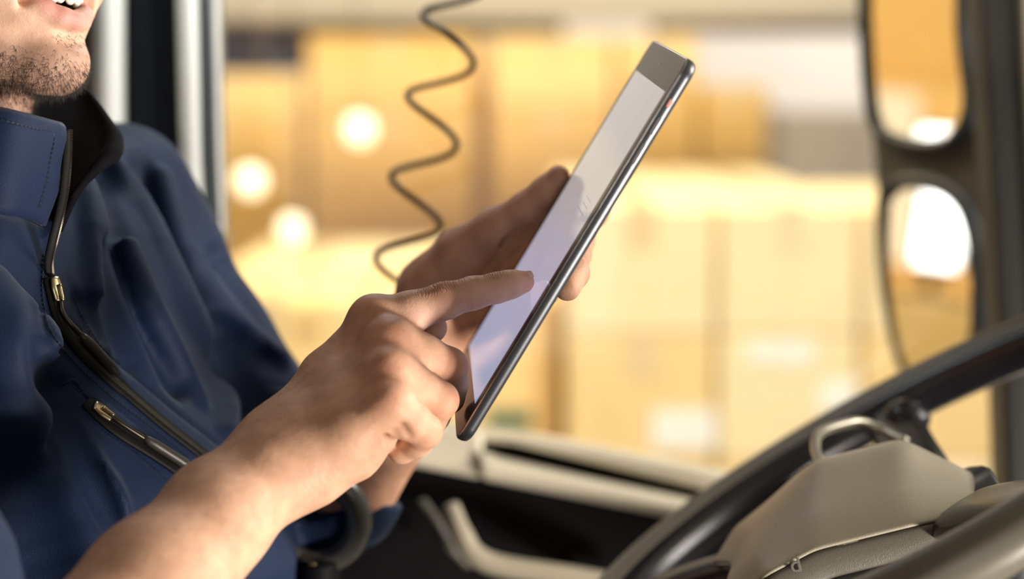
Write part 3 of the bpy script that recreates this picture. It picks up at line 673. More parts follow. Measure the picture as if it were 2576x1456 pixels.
PIND = [c(1068, 1084, 1.060, 9.2), c(1050, 1112, 1.069, 7.8), c(1012, 1130, 1.077, 7.4), c(985, 1105, 1.084, 6.6)]
THB = [c(745, 1085, 1.088, 15), c(850, 985, 1.118, 15), c(945, 905, 1.132, 12.0), c(1030, 858, 1.132, 10.0), c(1086, 824, 1.128, 8.8)]
MC = [[c(945, 812, 1.106, 12.4), c(820, 945, 1.096, 13.5), c(700, 1095, 1.080, 14)],
      [c(990, 872, 1.087, 12.6), c(850, 985, 1.080, 13.5), c(708, 1118, 1.073, 15.5)],
      [c(985, 945, 1.068, 12.2), c(850, 1040, 1.064, 13.5), c(700, 1140, 1.062, 17)],
      [c(985, 1018, 1.050, 10.8), c(870, 1095, 1.052, 13), c(735, 1175, 1.055, 16)]]
HYP = [c(950, 1075, 1.070, 13), c(880, 1120, 1.066, 18), c(790, 1172, 1.062, 18), c(720, 1200, 1.06, 15)]
PALM = [c(930, 940, 1.105, 13), c(800, 1080, 1.085, 17)]
FA = [(c(708, 1132, 1.071, 19.5), c(540, 1276, 1.040, 23.5)), (c(540, 1276, 1.040, 23.5), c(378, 1470, 1.003, 31.5)), (c(378, 1470, 1.003, 31.5), c(150, 1760, .955, 42)), (c(150, 1760, .955, 42), c(-40, 1980, .92, 44))]
FB = [(c(720, 1175, 1.060, 16.5), c(575, 1320, 1.030, 19.5)), (c(575, 1320, 1.030, 19.5), c(420, 1500, .995, 27))]
ULNA = c(678, 1185, 1.045, 9)
def rhand(p):
    d = None
    for m in MC:
        e = chain(p, m, .006); d = e if d is None else smin(d, e, .012)
    d = smin(d, chain(p, HYP, .008), .014); d = smin(d, chain(p, PALM, .006), .012)
    arm = None
    for a, b in FA + FB:
        e = cone(p, a[0], b[0], a[1], b[1]); arm = e if arm is None else smin(arm, e, .014)
    arm = smin(arm, np.linalg.norm(p - ULNA[0], axis=1) - ULNA[1], .010)
    d = smin(d, arm, .022)
    d = smin(d, chain(p, THB, .006), .006)
    fi = chain(p, IDX, .004)
    fm = smin(chain(p, MIDP, .006), chain(p, MIDD, .003), .0025)
    fr = smin(chain(p, RINP, .006), chain(p, RIND, .003), .0025)
    fp = smin(chain(p, PINP, .006), chain(p, PIND, .003), .0025)
    d = smin(d, fi, .008)
    d = smin(d, chain(p, MIDP[:2], .004), .010); d = smin(d, chain(p, RINP[:2], .004), .010); d = smin(d, chain(p, PINP[:2], .004), .010)
    for f_ in (fm, fr, fp): d = smin(d, f_, .0018)
    # knuckle bumps
    for q, r in (((934, 794, 1.101), 8.5), ((974, 857, 1.081), 9.0), ((970, 935, 1.064), 8.0)):
        d = smin(d, np.linalg.norm(p - C(*q).astype(np.float32), axis=1) - r / 1000, .012)
    # folds at the outer edge of the palm below the little finger
    for q0, q1, r in (((958, 1082, 1.048), (972, 1120, 1.052), 2.6), ((1010, 1072, 1.043), (1028, 1098, 1.046), 1.6), ((990, 1085, 1.044), (998, 1112, 1.047), 1.4)):
        d = smax(d, -cone(p, C(*q0).astype(np.float32), C(*q1).astype(np.float32), r / 1000, r / 1000 * .8), .004)
    return d
lo = np.minimum.reduce([q[0] for ch in (IDX, MIDD, PIND, HYP, THB) for q in ch] + [FA[2][0][0] - .05, FA[2][1][0] - .05]) - .03
hi = np.maximum.reduce([q[0] for ch in (IDX, MIDD, PIND, HYP, THB) for q in ch]) + .03
lo[2] = .865; lo[1] = -.285; lo[0] = -.305
rv, rq = isomesh(rhand, lo, hi, 0.0011)
rv = smooth_mesh(rv, rq, 1, .4)

def polyparam(P, pts):               # distance along polyline (m) and closest distance
    best = np.full(len(P), 1e9); s = np.zeros(len(P)); acc = 0.0
    for a, b in zip(pts[:-1], pts[1:]):
        ba = b - a; Ln = np.linalg.norm(ba); t = np.clip(((P - a) @ ba) / Ln ** 2, 0, 1)
        dd = np.linalg.norm(P - a - t[:, None] * ba, axis=1); m = dd < best
        best[m] = dd[m]; s[m] = acc + t[m] * Ln; acc += Ln
    return s, best
def sm(x, a, b): t = np.clip((x - a) / (b - a), 0, 1); return t * t * (3 - 2 * t)
def right_attrs(P):
    nrm = grad(lambda q: rhand(q.astype(np.float32)), P, .0006)
    s, dist = polyparam(P, [q[0] for q in IDX])
    inf = 1 - sm(dist, .013, .017)
    smm = s * 1000
    cum = np.cumsum([0] + [np.linalg.norm(IDX[i + 1][0] - IDX[i][0]) * 1000 for i in range(len(IDX) - 1)])
    sp, sd = cum[2], cum[4]
    up = np.clip(nrm[:, 1] * 1.0 + 0.15, 0, 1)
    cm = inf * up * (1.15 * np.exp(-((smm - sp) / 11) ** 2) + 0.95 * np.exp(-((smm - sd) / 5.5) ** 2) + .16 * sm(smm, 22, 32) * (1 - sm(smm, sd + 3, sd + 7)))
    cm = cm * sm(nrm[:, 1], .25, .8)
    # wrist creases
    wa = C(640, 1200, 1.05); wb = C(860, 1010, 1.08); ww = (wb - wa) / np.linalg.norm(wb - wa)
    sw = (P - wa) @ ww * 1000
    low = sm(-nrm[:, 1] - .25 * nrm[:, 2], -.05, .55)
    wm = low * np.exp(-((sw - 16) / 15) ** 2) * .16 * (1 - inf)
    cs = np.where(inf > .3, smm, sw * .35); cm = np.maximum(cm, wm)
    tone = np.tile(SK, (len(P), 1))
    red = np.zeros(len(P))
    for q, r in (((932, 790, 1.099), .013), ((960, 840, 1.075), .013), ((960, 925, 1.056), .012), ((975, 1003, 1.044), .010), ((1120, 740, 1.10), .010), ((1165, 925, 1.09), .011), ((1150, 1010, 1.07), .011), ((1100, 1085, 1.055), .011)):
        red += np.exp(-(np.linalg.norm(P - C(*q), axis=1) / r) ** 2)
    red = np.clip(red, 0, 1)[:, None]
    tone = tone * (1 - red * np.array([0.0, .16, .20]))
    pink = (inf * (1 - up) * .7)[:, None]; tone = tone * (1 - pink) + pink * np.array([.70, .45, .36])
    tip = (inf * sm(smm, sd + 8, sd + 20))[:, None]; tone = tone * (1 - tip * np.array([-.05, .08, .10]))
    return cs, cm, tone
r_cs, r_cm, r_tone = right_attrs(rv)

# --- left hand holding the tablet -------------------------------------------
def tc_(l, s, n, r): return (TC(l, s, n).astype(np.float32), r / 1000.0)
LTH = [c(1095, 735, 1.285, 24), c(1165, 640, 1.268, 17.5), c(1245, 578, 1.252, 13.0), c(1330, 524, 1.240, 10.6), c(1375, 484, 1.232, 9.4), c(1405, 446, 1.226, 7.4)]
LPALM = [[c(1095, 735, 1.285, 23), c(1060, 860, 1.285, 24), c(1010, 990, 1.285, 27)],
         [c(1190, 745, 1.285, 16), c(1130, 860, 1.29, 18), c(1040, 990, 1.285, 25)],
         [c(1150, 690, 1.30, 15), c(1080, 840, 1.31, 18), c(1010, 980, 1.30, 24)]]
LFA = [c(1015, 985, 1.285, 27), c(950, 1110, 1.285, 26.5), c(900, 1205, 1.292, 25.5), c(850, 1275, 1.31, 24)]
nb = -BT - .0095
LF = [[c(1200, 690, 1.295, 13), tc_(.132, .160, nb - .004, 10.5), tc_(.128, .135, nb + .001, 9.0), tc_(.124, .112, nb + .002, 8.0), tc_(.121, .100, nb + .003, 7.0)],
      [c(1185, 750, 1.295, 13.5), tc_(.112, .150, nb - .004, 11.0), tc_(.110, .098, nb + .000, 9.4), tc_(.105, .058, nb + .001, 8.6), tc_(.098, .042, nb + .002, 7.6)],
      [c(1165, 800, 1.29, 13), tc_(.088, .155, nb - .004, 10.4), tc_(.086, .128, nb + .001, 9.0), tc_(.084, .105, nb + .002, 8.0), tc_(.082, .092, nb + .003, 7.0)],
      [c(1130, 850, 1.285, 12), tc_(.064, .157, nb - .003, 9.0), tc_(.062, .136, nb + .001, 8.0), tc_(.060, .118, nb + .002, 7.2), tc_(.059, .108, nb + .003, 6.4)]]
def lhand(p):
    d = None
    for m in LPALM:
        e = chain(p, m, .008); d = e if d is None else smin(d, e, .014)
    d = smin(d, chain(p, LFA, .012), .016)
    d = smin(d, chain(p, LTH, .006), .010)
    for f_ in LF:
        d = smin(d, chain(p, f_[:2], .004), .008); d = smin(d, chain(p, f_, .004), .002)
    # palm folds between thumb and fingers
    for q0, q1, r in (((1305, 588, 1.235), (1235, 622, 1.252), 2.2), ((1225, 640, 1.262), (1165, 690, 1.266), 1.6), ((1262, 632, 1.262), (1200, 690, 1.268), 1.8), ((1285, 620, 1.255), (1268, 668, 1.262), 2.0)):
        d = smax(d, -cone(p, C(*q0).astype(np.float32), C(*q1).astype(np.float32), r / 1000, r / 1000), .004)
    # never inside the tablet
    q = p - T0.astype(np.float32)
    n_ = q @ TN.astype(np.float32); l_ = q @ TL.astype(np.float32); s_ = q @ TS.astype(np.float32)
    slab = np.maximum(np.maximum(np.abs(n_ + BT / 2) - BT / 2 - .0003, np.maximum(-l_ , l_ - BL)), np.maximum(-s_ - .001, s_ - BW - .0005))
    return smax(d, -slab, .001)
al = [q[0] for ch in LF + LPALM + [LTH, LFA] for q in ch]
lv, lq = isomesh(lhand, np.minimum.reduce(al) - .04, np.maximum.reduce(al) + .04, 0.0016)
lv = smooth_mesh(lv, lq, 1, .4)

# --- head and neck, in a frame looking 40 degrees towards the viewer ---------
YAW = math.radians(29)
HF = np.array([math.cos(YAW), 0.02, -math.sin(YAW)]); HL = np.array([math.sin(YAW), 0, math.cos(YAW)]); HU = np.array([-0.02, 1.0, 0.0])
HF /= np.linalg.norm(HF); HU -= HF * HU.dot(HF); HU /= np.linalg.norm(HU); HL = np.cross(HU, HF); 
if HL[2] < 0: HL = -HL
H0 = C(186, -5, 1.138)
HM = np.stack([HF, HL, HU])
def hp(f, l, u): return (H0 + HF * f / 1000 + HL * l / 1000 + HU * u / 1000)
def head_q(p): return ((p - H0.astype(np.float32)) @ HM.T.astype(np.float32)) * 1000.0     # mm: forward, left, up
def mir_(q): r = q.copy(); r[:, 1] = np.abs(r[:, 1]); return r
def head(p):
    q = head_q(p); m = mir_(q); A = lambda *v: np.array(v, np.float32)
    d = ell(q, A(-98, 0, 98), A(98, 76, 100))
    d = smin(d, ell(q, A(-62, 0, 20), A(58, 60, 72)), 22)                        # face mass
    d = smin(d, cone(m, A(-24, 8, -35), A(-70, 50, -10), 17, 14), 14)             # jaw
    d = smin(d, cone(m, A(-70, 50, -10), A(-94, 60, 32), 14, 12), 14)
    d = smin(d, ell(q, A(-14.5, 0, -35.5), A(17.5, 20, 18)), 11)                      # chin
    d = smin(d, ell(m, A(-34, 38, 26), A(22, 20, 26)), 16)                       # cheek
    d = smin(d, cone(q, A(-6, 0, 62), A(12, 0, 34), 8, 11), 9)                   # nose
    d = smin(d, ell(m, A(2, 11, 29), A(8, 6, 6)), 6)
    d = smin(d, cone(m, A(-14, 8, 80), A(-24, 40, 80), 8, 7), 10)                # brow
    d = smax(d, -ell(m, A(-8, 32, 66), A(14, 15, 10)), 10)                       # eye sockets
    d = smin(d, ell(m, A(-27, 31, 66), A(13, 13, 13)), 2)
    d = smin(d, ell(m, A(-22, 31, 74.5), A(13.8, 15.5, 8)), 3); d = smin(d, ell(m, A(-23.5, 31, 57.5), A(13, 14.5, 6)), 3)   # eyelids
    # mouth: muzzle, lips, opening
    d = smin(d, ell(q, A(-22, 0, 2), A(22, 34, 26)), 12)
    e = None
    arc = lambda u0, u1, f0, rr0, rr1: [(A(f0, 0, u0), rr0), (A(f0 - 2, 8, u0 + .4 * (u1 - u0) * .25), rr0), (A(f0 - 6.5, 16, u0 + (u1 - u0) * .4), rr0 * .85), (A(f0 - 15, 26.5, u1), rr1)]
    low = chain(m, arc(-13.5, 1.5, -1.0, 6.4, 2.8), 2); upl = chain(m, arc(11.5, 3.0, 0.5, 4.6, 2.4), 2)
    op = ell(q, A(-8, 0, -.5), A(17, 27, 8.2))
    d = smax(d, -op, 2.0)
    d = smin(d, low, 2.6); d = smin(d, upl, 2.6)
    d = smax(d, -ell(m, A(-12, 28, 0), A(7, 3, 7)), 5)                           # mouth corner dimple
    d = smax(d, -ell(q, A(4, 0, -24), A(7, 16, 4)), 7)                           # dent under the lip
    # ears
    d = smin(d, ell(m, A(-98, 78, 48), A(16, 7, 30)), 6)
    # neck
    d = smin(d, cone(q, A(-98, 0, -8), A(-132, 0, -150), 54, 60), 18)
    d = smin(d, cone(q, A(-132, 0, -150), A(-140, 0, -215), 60, 80), 20)
    d = smin(d, ell(q, A(-52, 0, -76), A(12, 10, 12)), 14)
    return d / 1000.0
hv_, hq_ = isomesh(head, (-.50, -.08, 1.05), (-.20, .37, 1.37), 0.0024)
vis = None
hv2, hq2 = hv_, hq_
q = head_q(hv2)
htone = np.tile(np.array([.66, .43, .31]), (len(hv2), 1))
lip = np.exp(-((np.maximum(0, np.abs(q[:, 1]) - 19) / 5) ** 2)) * sm(q[:, 0] + .028 * q[:, 1] ** 2, -12, -6) * (np.exp(-((q[:, 2] + 12.5 - .022 * q[:, 1] ** 2 * .9) / 6.2) ** 4) + np.exp(-((q[:, 2] - 11 + .012 * q[:, 1] ** 2) / 4.5) ** 4))
lip = np.clip(lip, 0, 1)[:, None]; htone = htone * (1 - lip) + lip * np.array([.62, .30, .25])
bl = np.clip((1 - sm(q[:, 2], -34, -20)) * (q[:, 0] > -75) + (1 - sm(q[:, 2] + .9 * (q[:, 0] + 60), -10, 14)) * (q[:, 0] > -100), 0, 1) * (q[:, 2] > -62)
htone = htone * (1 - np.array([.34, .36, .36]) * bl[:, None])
inside = (ell(q.astype(np.float32), np.array([-11, 0, -.5], np.float32), np.array([17, 24, 8], np.float32)) < 1.0)
htone[inside & (lip[:, 0] < .35)] = (.10, .025, .02)

# --- shoulders, trunk and arms under the clothes ------------------------------
RSH = C(-650, 560, 1.09); LSH = C(285, 540, 1.355); RE = C(-100, 1930, .925); LE = C(760, 1265, 1.335)
def trunk(p):
    f32 = lambda v: np.asarray(v, np.float32)
    d = cone(p, f32(C(-215, 660, 1.205)), f32(C(60, 1900, 1.20)), .082, .10)
    d = smin(d, cone(p, f32(RSH), f32(LSH), .018, .016), .02)
    d = smin(d, cone(p, f32(RSH), f32(C(-440, 1000, 1.02)), .028, .030), .02); d = smin(d, cone(p, f32(C(-440, 1000, 1.02)), f32(RE), .030, .032), .02)
    LM = C(470, 900, 1.375); d = smin(d, cone(p, f32(LSH), f32(LM), .02, .022), .02); d = smin(d, cone(p, f32(LM), f32(LE), .022, .02), .02)
    d = smin(d, cone(p, f32(C(-120, 340, 1.215)), f32(C(-215, 640, 1.21)), .048, .075), .03)
    d = smin(d, cone(p, f32(C(60, 1900, 1.16)), f32(C(900, 2150, 1.08)), .085, .07), .04)   # thighs
    d = smin(d, cone(p, f32(C(60, 1900, 1.28)), f32(C(900, 2150, 1.36)), .085, .07), .04)
    return d
tv, tq = isomesh(trunk, (-.62, -.46, .80), (.08, .16, 1.58), .009)

V = [rv, lv, hv2, tv]; Q = []; off_ = 0
for v, q_ in zip(V, (rq, lq, hq2, tq)): Q.append(q_ + off_); off_ += len(v)
AV = np.vstack(V); st0 = np.cumsum([0] + [len(v) for v in V])
def nearest(k, pt): return st0[k] + int(np.argmin(np.linalg.norm(V[k] - pt, axis=1)))
for k, pt in ((0, RE + np.array([-.03, 0, 0])), (1, LE), (2, C(-120, 380, 1.2))):
    a0 = nearest(k, pt); b0 = nearest(3, AV[a0])
    qa = Q[k][np.argmax((Q[k] == a0).any(1))]; qb = Q[3][np.argmax((Q[3] == b0).any(1))]
    Q.append(np.array([[qa[0], qa[1], qb[1], qb[0]]]))
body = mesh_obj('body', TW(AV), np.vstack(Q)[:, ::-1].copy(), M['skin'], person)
lt = np.tile(SK * np.array([.92, .86, .84]), (len(lv), 1)); tt = np.tile(SK, (len(tv), 1))  # left hand skin colour darkened for the backlit shade on it
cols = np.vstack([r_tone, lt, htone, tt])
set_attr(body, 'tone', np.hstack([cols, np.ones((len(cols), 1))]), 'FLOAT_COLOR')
z = lambda n: np.zeros(n)
set_attr(body, 'crease_s', np.concatenate([r_cs, z(len(lv)), z(len(hv2)), z(len(tv))]))
set_attr(body, 'crease_m', np.concatenate([r_cm, z(len(lv)), z(len(hv2)), z(len(tv))]))

# fingernail of the pointing finger
def nail(name, org, ax_len, ax_side, ax_up, ln, wd, parent):
    rows = []
    for i in range(7):
        t = i / 6; w = wd * (0.80 + .25 * math.sin(math.pi * min(t + .25, 1))) * (1 if t < .85 else .86)
        rows.append([TW(org + ax_len * (ln * (t - .5)) + ax_side * (w * u) + ax_up * (-.9 * wd * (u * u) * .55 - .0012 * (t - .5) ** 2 * 2)) for u in np.linspace(-1, 1, 9)])
    return shell(name, rows, .0006, M['nail'], parent, sub=1)
tdir = IDX[-1][0] - IDX[-3][0]; tdir = tdir / np.linalg.norm(tdir); upv = np.array([-.10, .93, -.35]); upv -= tdir * upv.dot(tdir); upv /= np.linalg.norm(upv); sdv = np.cross(tdir, upv)
nail('fingernail', IDX[-1][0] + tdir * -.0005 + upv * .0058, tdir, sdv, upv, .0125, .0054, body)

# --- teeth, beard, hair --------------------------------------------------------
M['teeth'] = mat('teeth', (0.86, 0.80, 0.68), 0.2, noise=0.03, coat=0.5)
bmx = bmesh.new()
for i, l in enumerate([-21, -15.2, -8.6, 0 - 4.4 + .0, 4.4, 8.6 + 3.6, 18.2, 23]):
    w = [3.0, 3.2, 3.4, 4.3, 4.3, 3.4, 3.2, 3.0][i]; ff = -6.5 - .020 * l * l
    m4 = Matrix.Translation(Vector(TW(hp(ff, l, 3.6 - (0.8 if i in (2, 5) else 0)))))
    rot = Matrix([(HF @ R3)[:], (HL @ R3)[:], (HU @ R3)[:]]).transposed().to_4x4()
    ang = -math.atan(.040 * l)
    bmesh.ops.create_uvsphere(bmx, u_segments=14, v_segments=10, radius=1, matrix=m4 @ rot @ Matrix.Rotation(-ang, 4, 'Z') @ Matrix.Diagonal((.0034, w * .00108, .0066, 1)))
bm_obj('teeth', bmx, M['teeth'], person, True)
M['hair'] = mat('dark_hair', (0.018, 0.012, 0.009), 0.45, noise=0.2)
# beard: single hairs grown on the jaw
hn = grad(lambda q_: head(q_.astype(np.float32)), hv_, .001)
qq = head_q(hv_)
def beard_density(q):
    f, l, u = q[:, 0], q[:, 1], q[:, 2]
    al = np.abs(l)
    d = np.zeros(len(q))
    edge = np.interp(f, [-100, -75, -55, -42, -30, -14, 5], [60, 36, 14, -8, -22, -29, -31])
    d = 1.0 * sm(edge - u, -3, 12)
    d *= 1 - .55 * np.exp(-((f + 2) / 9) ** 2) * (u > -36)                     # thinner over the chin front
    d = np.maximum(d, 1.5 * np.exp(-((u + 24) / 3.4) ** 2) * np.exp(-(l / 9) ** 2) * (f > -20))   # tuft under the lip
    d *= sm(u, -70, -48)
    d *= (f > -118)
    d = np.maximum(d, .5 * np.exp(-((u - 20) / 4) ** 2) * (al < 30) * (f > -30))
    return d
den = beard_density(qq); w_ = den / den.sum()
nh = 15000; pick = rng.choice(len(hv_), nh, p=w_)
jit = hv_[pick] + rng.normal(0, .0008, (nh, 3)); nn = hn[pick]
fwd = HF; down = -HU
HV, HFc = [], []
for i in range(nh):
    q0 = qq[pick[i]]; ln = rng.uniform(.003, .0075) * (1.0 if q0[2] < -24 else .7); r0 = .00010
    dirn = nn[i] * .55 + down * .75 + HF * .25 * (1 if q0[0] < -25 else 0) + rng.normal(0, .28, 3); dirn /= np.linalg.norm(dirn)
    bend = dirn + nn[i] * -.15 + down * .35 + rng.normal(0, .45, 3); bend /= np.linalg.norm(bend)
    s_ = np.cross(dirn, rng.normal(0, 1, 3)); s_ /= np.linalg.norm(s_); t_ = np.cross(dirn, s_)
    p0 = jit[i] - nn[i] * .0006; p1 = p0 + dirn * ln * .5; p2 = p1 + bend * ln * .5
    b0 = len(HV)
    for p_, r_ in ((p0, r0), (p1, r0 * .85)):
        for a in (0, 2.094, 4.189): HV.append(p_ + r_ * (math.cos(a) * s_ + math.sin(a) * t_))
    HV.append(p2)
    for k in range(3):
        k2 = (k + 1) % 3; HFc.append((b0 + k, b0 + k2, b0 + 3 + k2, b0 + 3 + k)); HFc.append((b0 + 3 + k, b0 + 3 + k2, b0 + 6))
beard = mesh_obj('beard', TW(np.array(HV)), HFc, M['hair'], person); beard['kind'] = 'stuff'; beard['label'] = 'short dark beard hairs on the jaw'
# hair cap, brows and eyes (above the picture)
def hair_f(p):
    q = head_q(p); A = lambda *v: np.array(v, np.float32)
    d = ell(q, A(-101, 0, 106), A(104, 82, 106)) / 1000.0
    cut = (q[:, 0] + 40 - np.maximum(0, (q[:, 2] - 120)) * 1.2) / 1000.0
    low = (55 - q[:, 2] - np.maximum(0, -110 - q[:, 0]) * 1.0) / 1000.0
    return smax(smax(d, cut, .012), low, .012)
kv, kq = isomesh(hair_f, hp(-100, 0, 100) - .15, hp(-100, 0, 100) + .15, .006)
mesh_obj('hair', TW(kv), kq[:, ::-1].copy(), M['hair'], person)
for s in (-1, 1):
    bm = bmesh.new(); bmesh.ops.create_uvsphere(bm, u_segments=20, v_segments=12, radius=.0125, matrix=Matrix.Translation(Vector(TW(hp(-24, 31 * s, 66)))))
    e_ = bm_obj('eye', bm, mat('eye_white', (.8, .76, .7), .2, noise=.02), person, True)
    bm = bmesh.new(); bmesh.ops.create_uvsphere(bm, u_segments=16, v_segments=10, radius=.0062, matrix=Matrix.Translation(Vector(TW(hp(-16.5, 31 * s, 65)))))
    bm_obj('iris', bm, mat('iris_brown', (.06, .03, .015), .1, noise=.1), e_, True)
    tube('eyebrow', [TW(hp(-6 - 14 * t * t, s * (12 + 34 * t), 82 + 5 * math.sin(3 * t))) for t in np.linspace(0, 1, 8)], [.002, .004, .0045, .0045, .004, .0035, .003, .0015], M['hair'], person, seg=8)

# --- jacket ---------------------------------------------------------------------
def fabric(name, col, bright):
    m = mat(name, col, 0.62, noise=0.10, nscale=60, sheen=0.09, spec=0.22)
    nt = m.node_tree; b = nt.nodes['Principled BSDF']; b.inputs['Sheen Tint'].default_value = (.75, .84, .95, 1)
    tc = nt.nodes.new('ShaderNodeTexCoord'); n = nt.nodes.new('ShaderNodeTexNoise'); n.inputs['Scale'].default_value = 1400; n.inputs['Detail'].default_value = 2
    n2 = nt.nodes.new('ShaderNodeTexNoise'); n2.inputs['Scale'].default_value = 45; n2.inputs['Detail'].default_value = 3
    ad = nt.nodes.new('ShaderNodeMath'); ad.operation = 'MULTIPLY_ADD'; ad.inputs[1].default_value = .8
    bp = nt.nodes.new('ShaderNodeBump'); bp.inputs['Strength'].default_value = .35; bp.inputs['Distance'].default_value = .0008
    nt.links.new(tc.outputs['Object'], n.inputs['Vector']); nt.links.new(tc.outputs['Object'], n2.inputs['Vector']); nt.links.new(n2.outputs['Fac'], ad.inputs[0]); nt.links.new(n.outputs['Fac'], ad.inputs[2])
    nt.links.new(ad.outputs[0], bp.inputs['Height']); nt.links.new(bp.outputs['Normal'], b.inputs['Normal'])
    return m
M['navy'] = fabric('navy_softshell', (0.0028, 0.0115, 0.040), 1)
M['lining'] = mat('black_lining', (0.0022, 0.0022, 0.0035), 0.85, noise=0.15, nscale=80, bump=0.3, bscale=900, spec=0.12)
M['zip_tape'] = mat('zip_tape', (0.006, 0.0055, 0.005), 0.6, noise=0.2, nscale=300, spec=.15, bump=0.15, bscale=1500)
M['zip_metal'] = mat('zip_metal', (0.50, 0.42, 0.26), 0.25, 1.0, noise=0.08)
M['zip_dark'] = mat('zip_dark_metal', (0.06, 0.052, 0.04), 0.3, 0.9, noise=0.08)

JY = np.array([0.20, 0.075, 0.035, 0.0, -0.06, -0.11, -0.18, -0.26, -0.40])         # heights of the cross sections
JX = np.array([-.395, -.385, -.378, -.372, -.352, -.318, -.296, -.300, -.300]) * .958; JY = JY * .958
JD = np.array([1.26, 1.255, 1.255, 1.255, 1.262, 1.265, 1.255, 1.25, 1.25]) - .052
JA = np.array([.10, .155, .185, .195, .195, .190, .188, .190, .195])                # half width
JB = np.array([.075, .100, .115, .122, .124, .128, .128, .122, .122])               # half depth
YJ = math.radians(31)
jf = np.array([math.cos(YJ), -math.sin(YJ)]); jl = np.array([math.sin(YJ), math.cos(YJ)])
def smi(x, xs, ys): return np.interp(x, xs[::-1], ys[::-1])
def torso(p):
    y = p[:, 1]
    cx = smi(y, JY, JX); cd = smi(y, JY, JD); a = smi(y, JY, JA); b = smi(y, JY, JB)
    x = p[:, 0] - cx; d = p[:, 2] - cd
    u = x * jl[0] + d * jl[1]; v = x * jf[0] + d * jf[1]
    r = np.sqrt((u / a) ** 2 + (v / b) ** 2)
    e = (r - 1) * np.minimum(a, b) * .95
    sl = y - (.100 - np.where(u > 0, .20, .36) * np.maximum(0, np.abs(u) - .05)); return smax(e, sl * .9, .04)
LARM = [c(300, 510, 1.340, 45), c(360, 640, 1.355, 50), c(480, 900, 1.360, 56), c(590, 1080, 1.355, 56), c(660, 1190, 1.350, 50)]
LFOR = [c(660, 1190, 1.350, 46), c(740, 1262, 1.340, 35), c(815, 1282, 1.325, 31), c(880, 1262, 1.305, 29.5), c(940, 1180, 1.294, 29)]
RARM = [c(-680, 500, 1.09, 56), c(-480, 900, 1.03, 60), c(-310, 1350, .965, 58), c(-110, 1900, .925, 56)]
RLUMP = [c(-75, 765, 1.086, 27), c(22, 880, 1.086, 27), c(20, 1030, 1.080, 22), c(70, 1200, 1.078, 13), c(145, 1330, 1.075, 8)]
def f32c(*a): return C(*a).astype(np.float32)
def jacket0(p):
    d = torso(p)
    d = smin(d, chain(p, LARM, .02), .018)
    d = smin(d, cone(p, C(190, 450, 1.27).astype(np.float32), C(300, 480, 1.335).astype(np.float32), .026, .040), .03)
    d = smin(d, chain(p, RARM, .02), .05)
    d = smin(d, chain(p, RLUMP, .01), .005)
    cuff = (p - C(915, 1240, 1.30).astype(np.float32)) @ np.array([.29, .957, 0.0], np.float32)
    return smin(d, smax(chain(p, LFOR, .012), cuff, .003), .02)
# folds: ridges (+) and valleys (-) drawn on the cloth and followed into its surface
FOLDS = [
 (+1, [(285, 420), (350, 520), (405, 640), (460, 760), (520, 880), (562, 990), (572, 1090)], 9, .010),
 (+1, [(215, 470), (232, 560), (242, 650), (248, 740)], 8, .012),
 (-1, [(255, 430), (300, 560), (345, 700), (395, 840), (440, 960)], 10, .016),
 (-1, [(265, 640), (300, 800), (330, 900)], 8, .014),
 (+1, [(330, 620), (380, 760), (440, 880), (500, 1000)], 6, .012),
 
 (-1, [(112, 780), (122, 900), (150, 1030), (165, 1150)], 8, .012),
 
 (+1, [(150, 1040), (210, 1150), (280, 1260), (292, 1310)], 7, .012),
 (-1, [(140, 1000), (190, 1120), (230, 1220), (285, 1330)], 6, .010),
 (-1, [(-30, 1150), (20, 1250), (70, 1380), (110, 1470)], 22, .02),
 (-1, [(200, 760), (240, 790), (262, 840)], 5, .010),
 (-1, [(360, 430), (420, 540), (450, 660)], 8, .014),
 (+1, [(410, 450), (440, 560), (470, 660)], 6, .012),
 (-1, [(520, 690), (540, 650), (560, 640)], 5, .010),
 (+1, [(480, 660), (540, 770), (620, 860), (700, 905)], 9, .014),
 (-1, [(560, 860), (600, 960), (640, 1040)], 14, .02),
 (-1, [(640, 900), (690, 930), (735, 950)], 7, .012),
 (+1, [(700, 1290), (780, 1285), (850, 1268)], 5, .008),
 (-1, [(700, 1260), (790, 1262), (850, 1240)], 7, .010),
 
 
]
FR = []
for sgn, pl, r, k in FOLDS:
    pl = spline(np.array(pl, float), max(6, len(pl) * 2)); P = march(jacket0, pl[:, 0], pl[:, 1])
    ok = P[:, 2] < 1.69
    P = P[ok]; n = len(P)
    if n < 2: continue
    nr = grad(lambda q_: jacket0(q_.astype(np.float32)), P, .002)
    taper = np.sin(np.pi * (np.arange(n) + .7) / (n + .4)) ** .5
    rr = r / 1000 * (.45 + .55 * taper)
    rr = rr * 1.65; P = P - nr * (rr * (.25 if sgn > 0 else -.30))[:, None]; k = k * .6
    FR.append((sgn, np.hstack([P, rr[:, None]]).astype(np.float32), k))
boxes_ = [(f_[1][:, :3].min(0) - .05, f_[1][:, :3].max(0) + .05) for f_ in FR]
def seam_pts(pl, n): pl = spline(np.array(pl, float), n); return march(jacket1, pl[:, 0], pl[:, 1])
def jacket1(p):
    d = jacket0(p)
    for (sgn, P, k), (l_, h_) in zip(FR, boxes_):
        m = ((p > l_) & (p < h_)).all(1) & (np.abs(d) < .06)
        if not m.any(): continue
        e = polyridge(p[m], P, .005)
        d[m] = smin(d[m], e, k) if sgn > 0 else smax(d[m], -e, k)
    return d
SEAMS = []
def add_seam(pl, r, n=14):
    P = seam_pts(pl, n); P = P[P[:, 2] < 1.69]; SEAMS.append((P.astype(np.float32), r))
ZIPLINE = [(175, 340), (170, 430), (160, 500), (140, 580), (122, 650), (124, 720), (150, 800), (200, 875), (290, 962), (400, 1058), (510, 1145), (640, 1260), (780, 1400)]
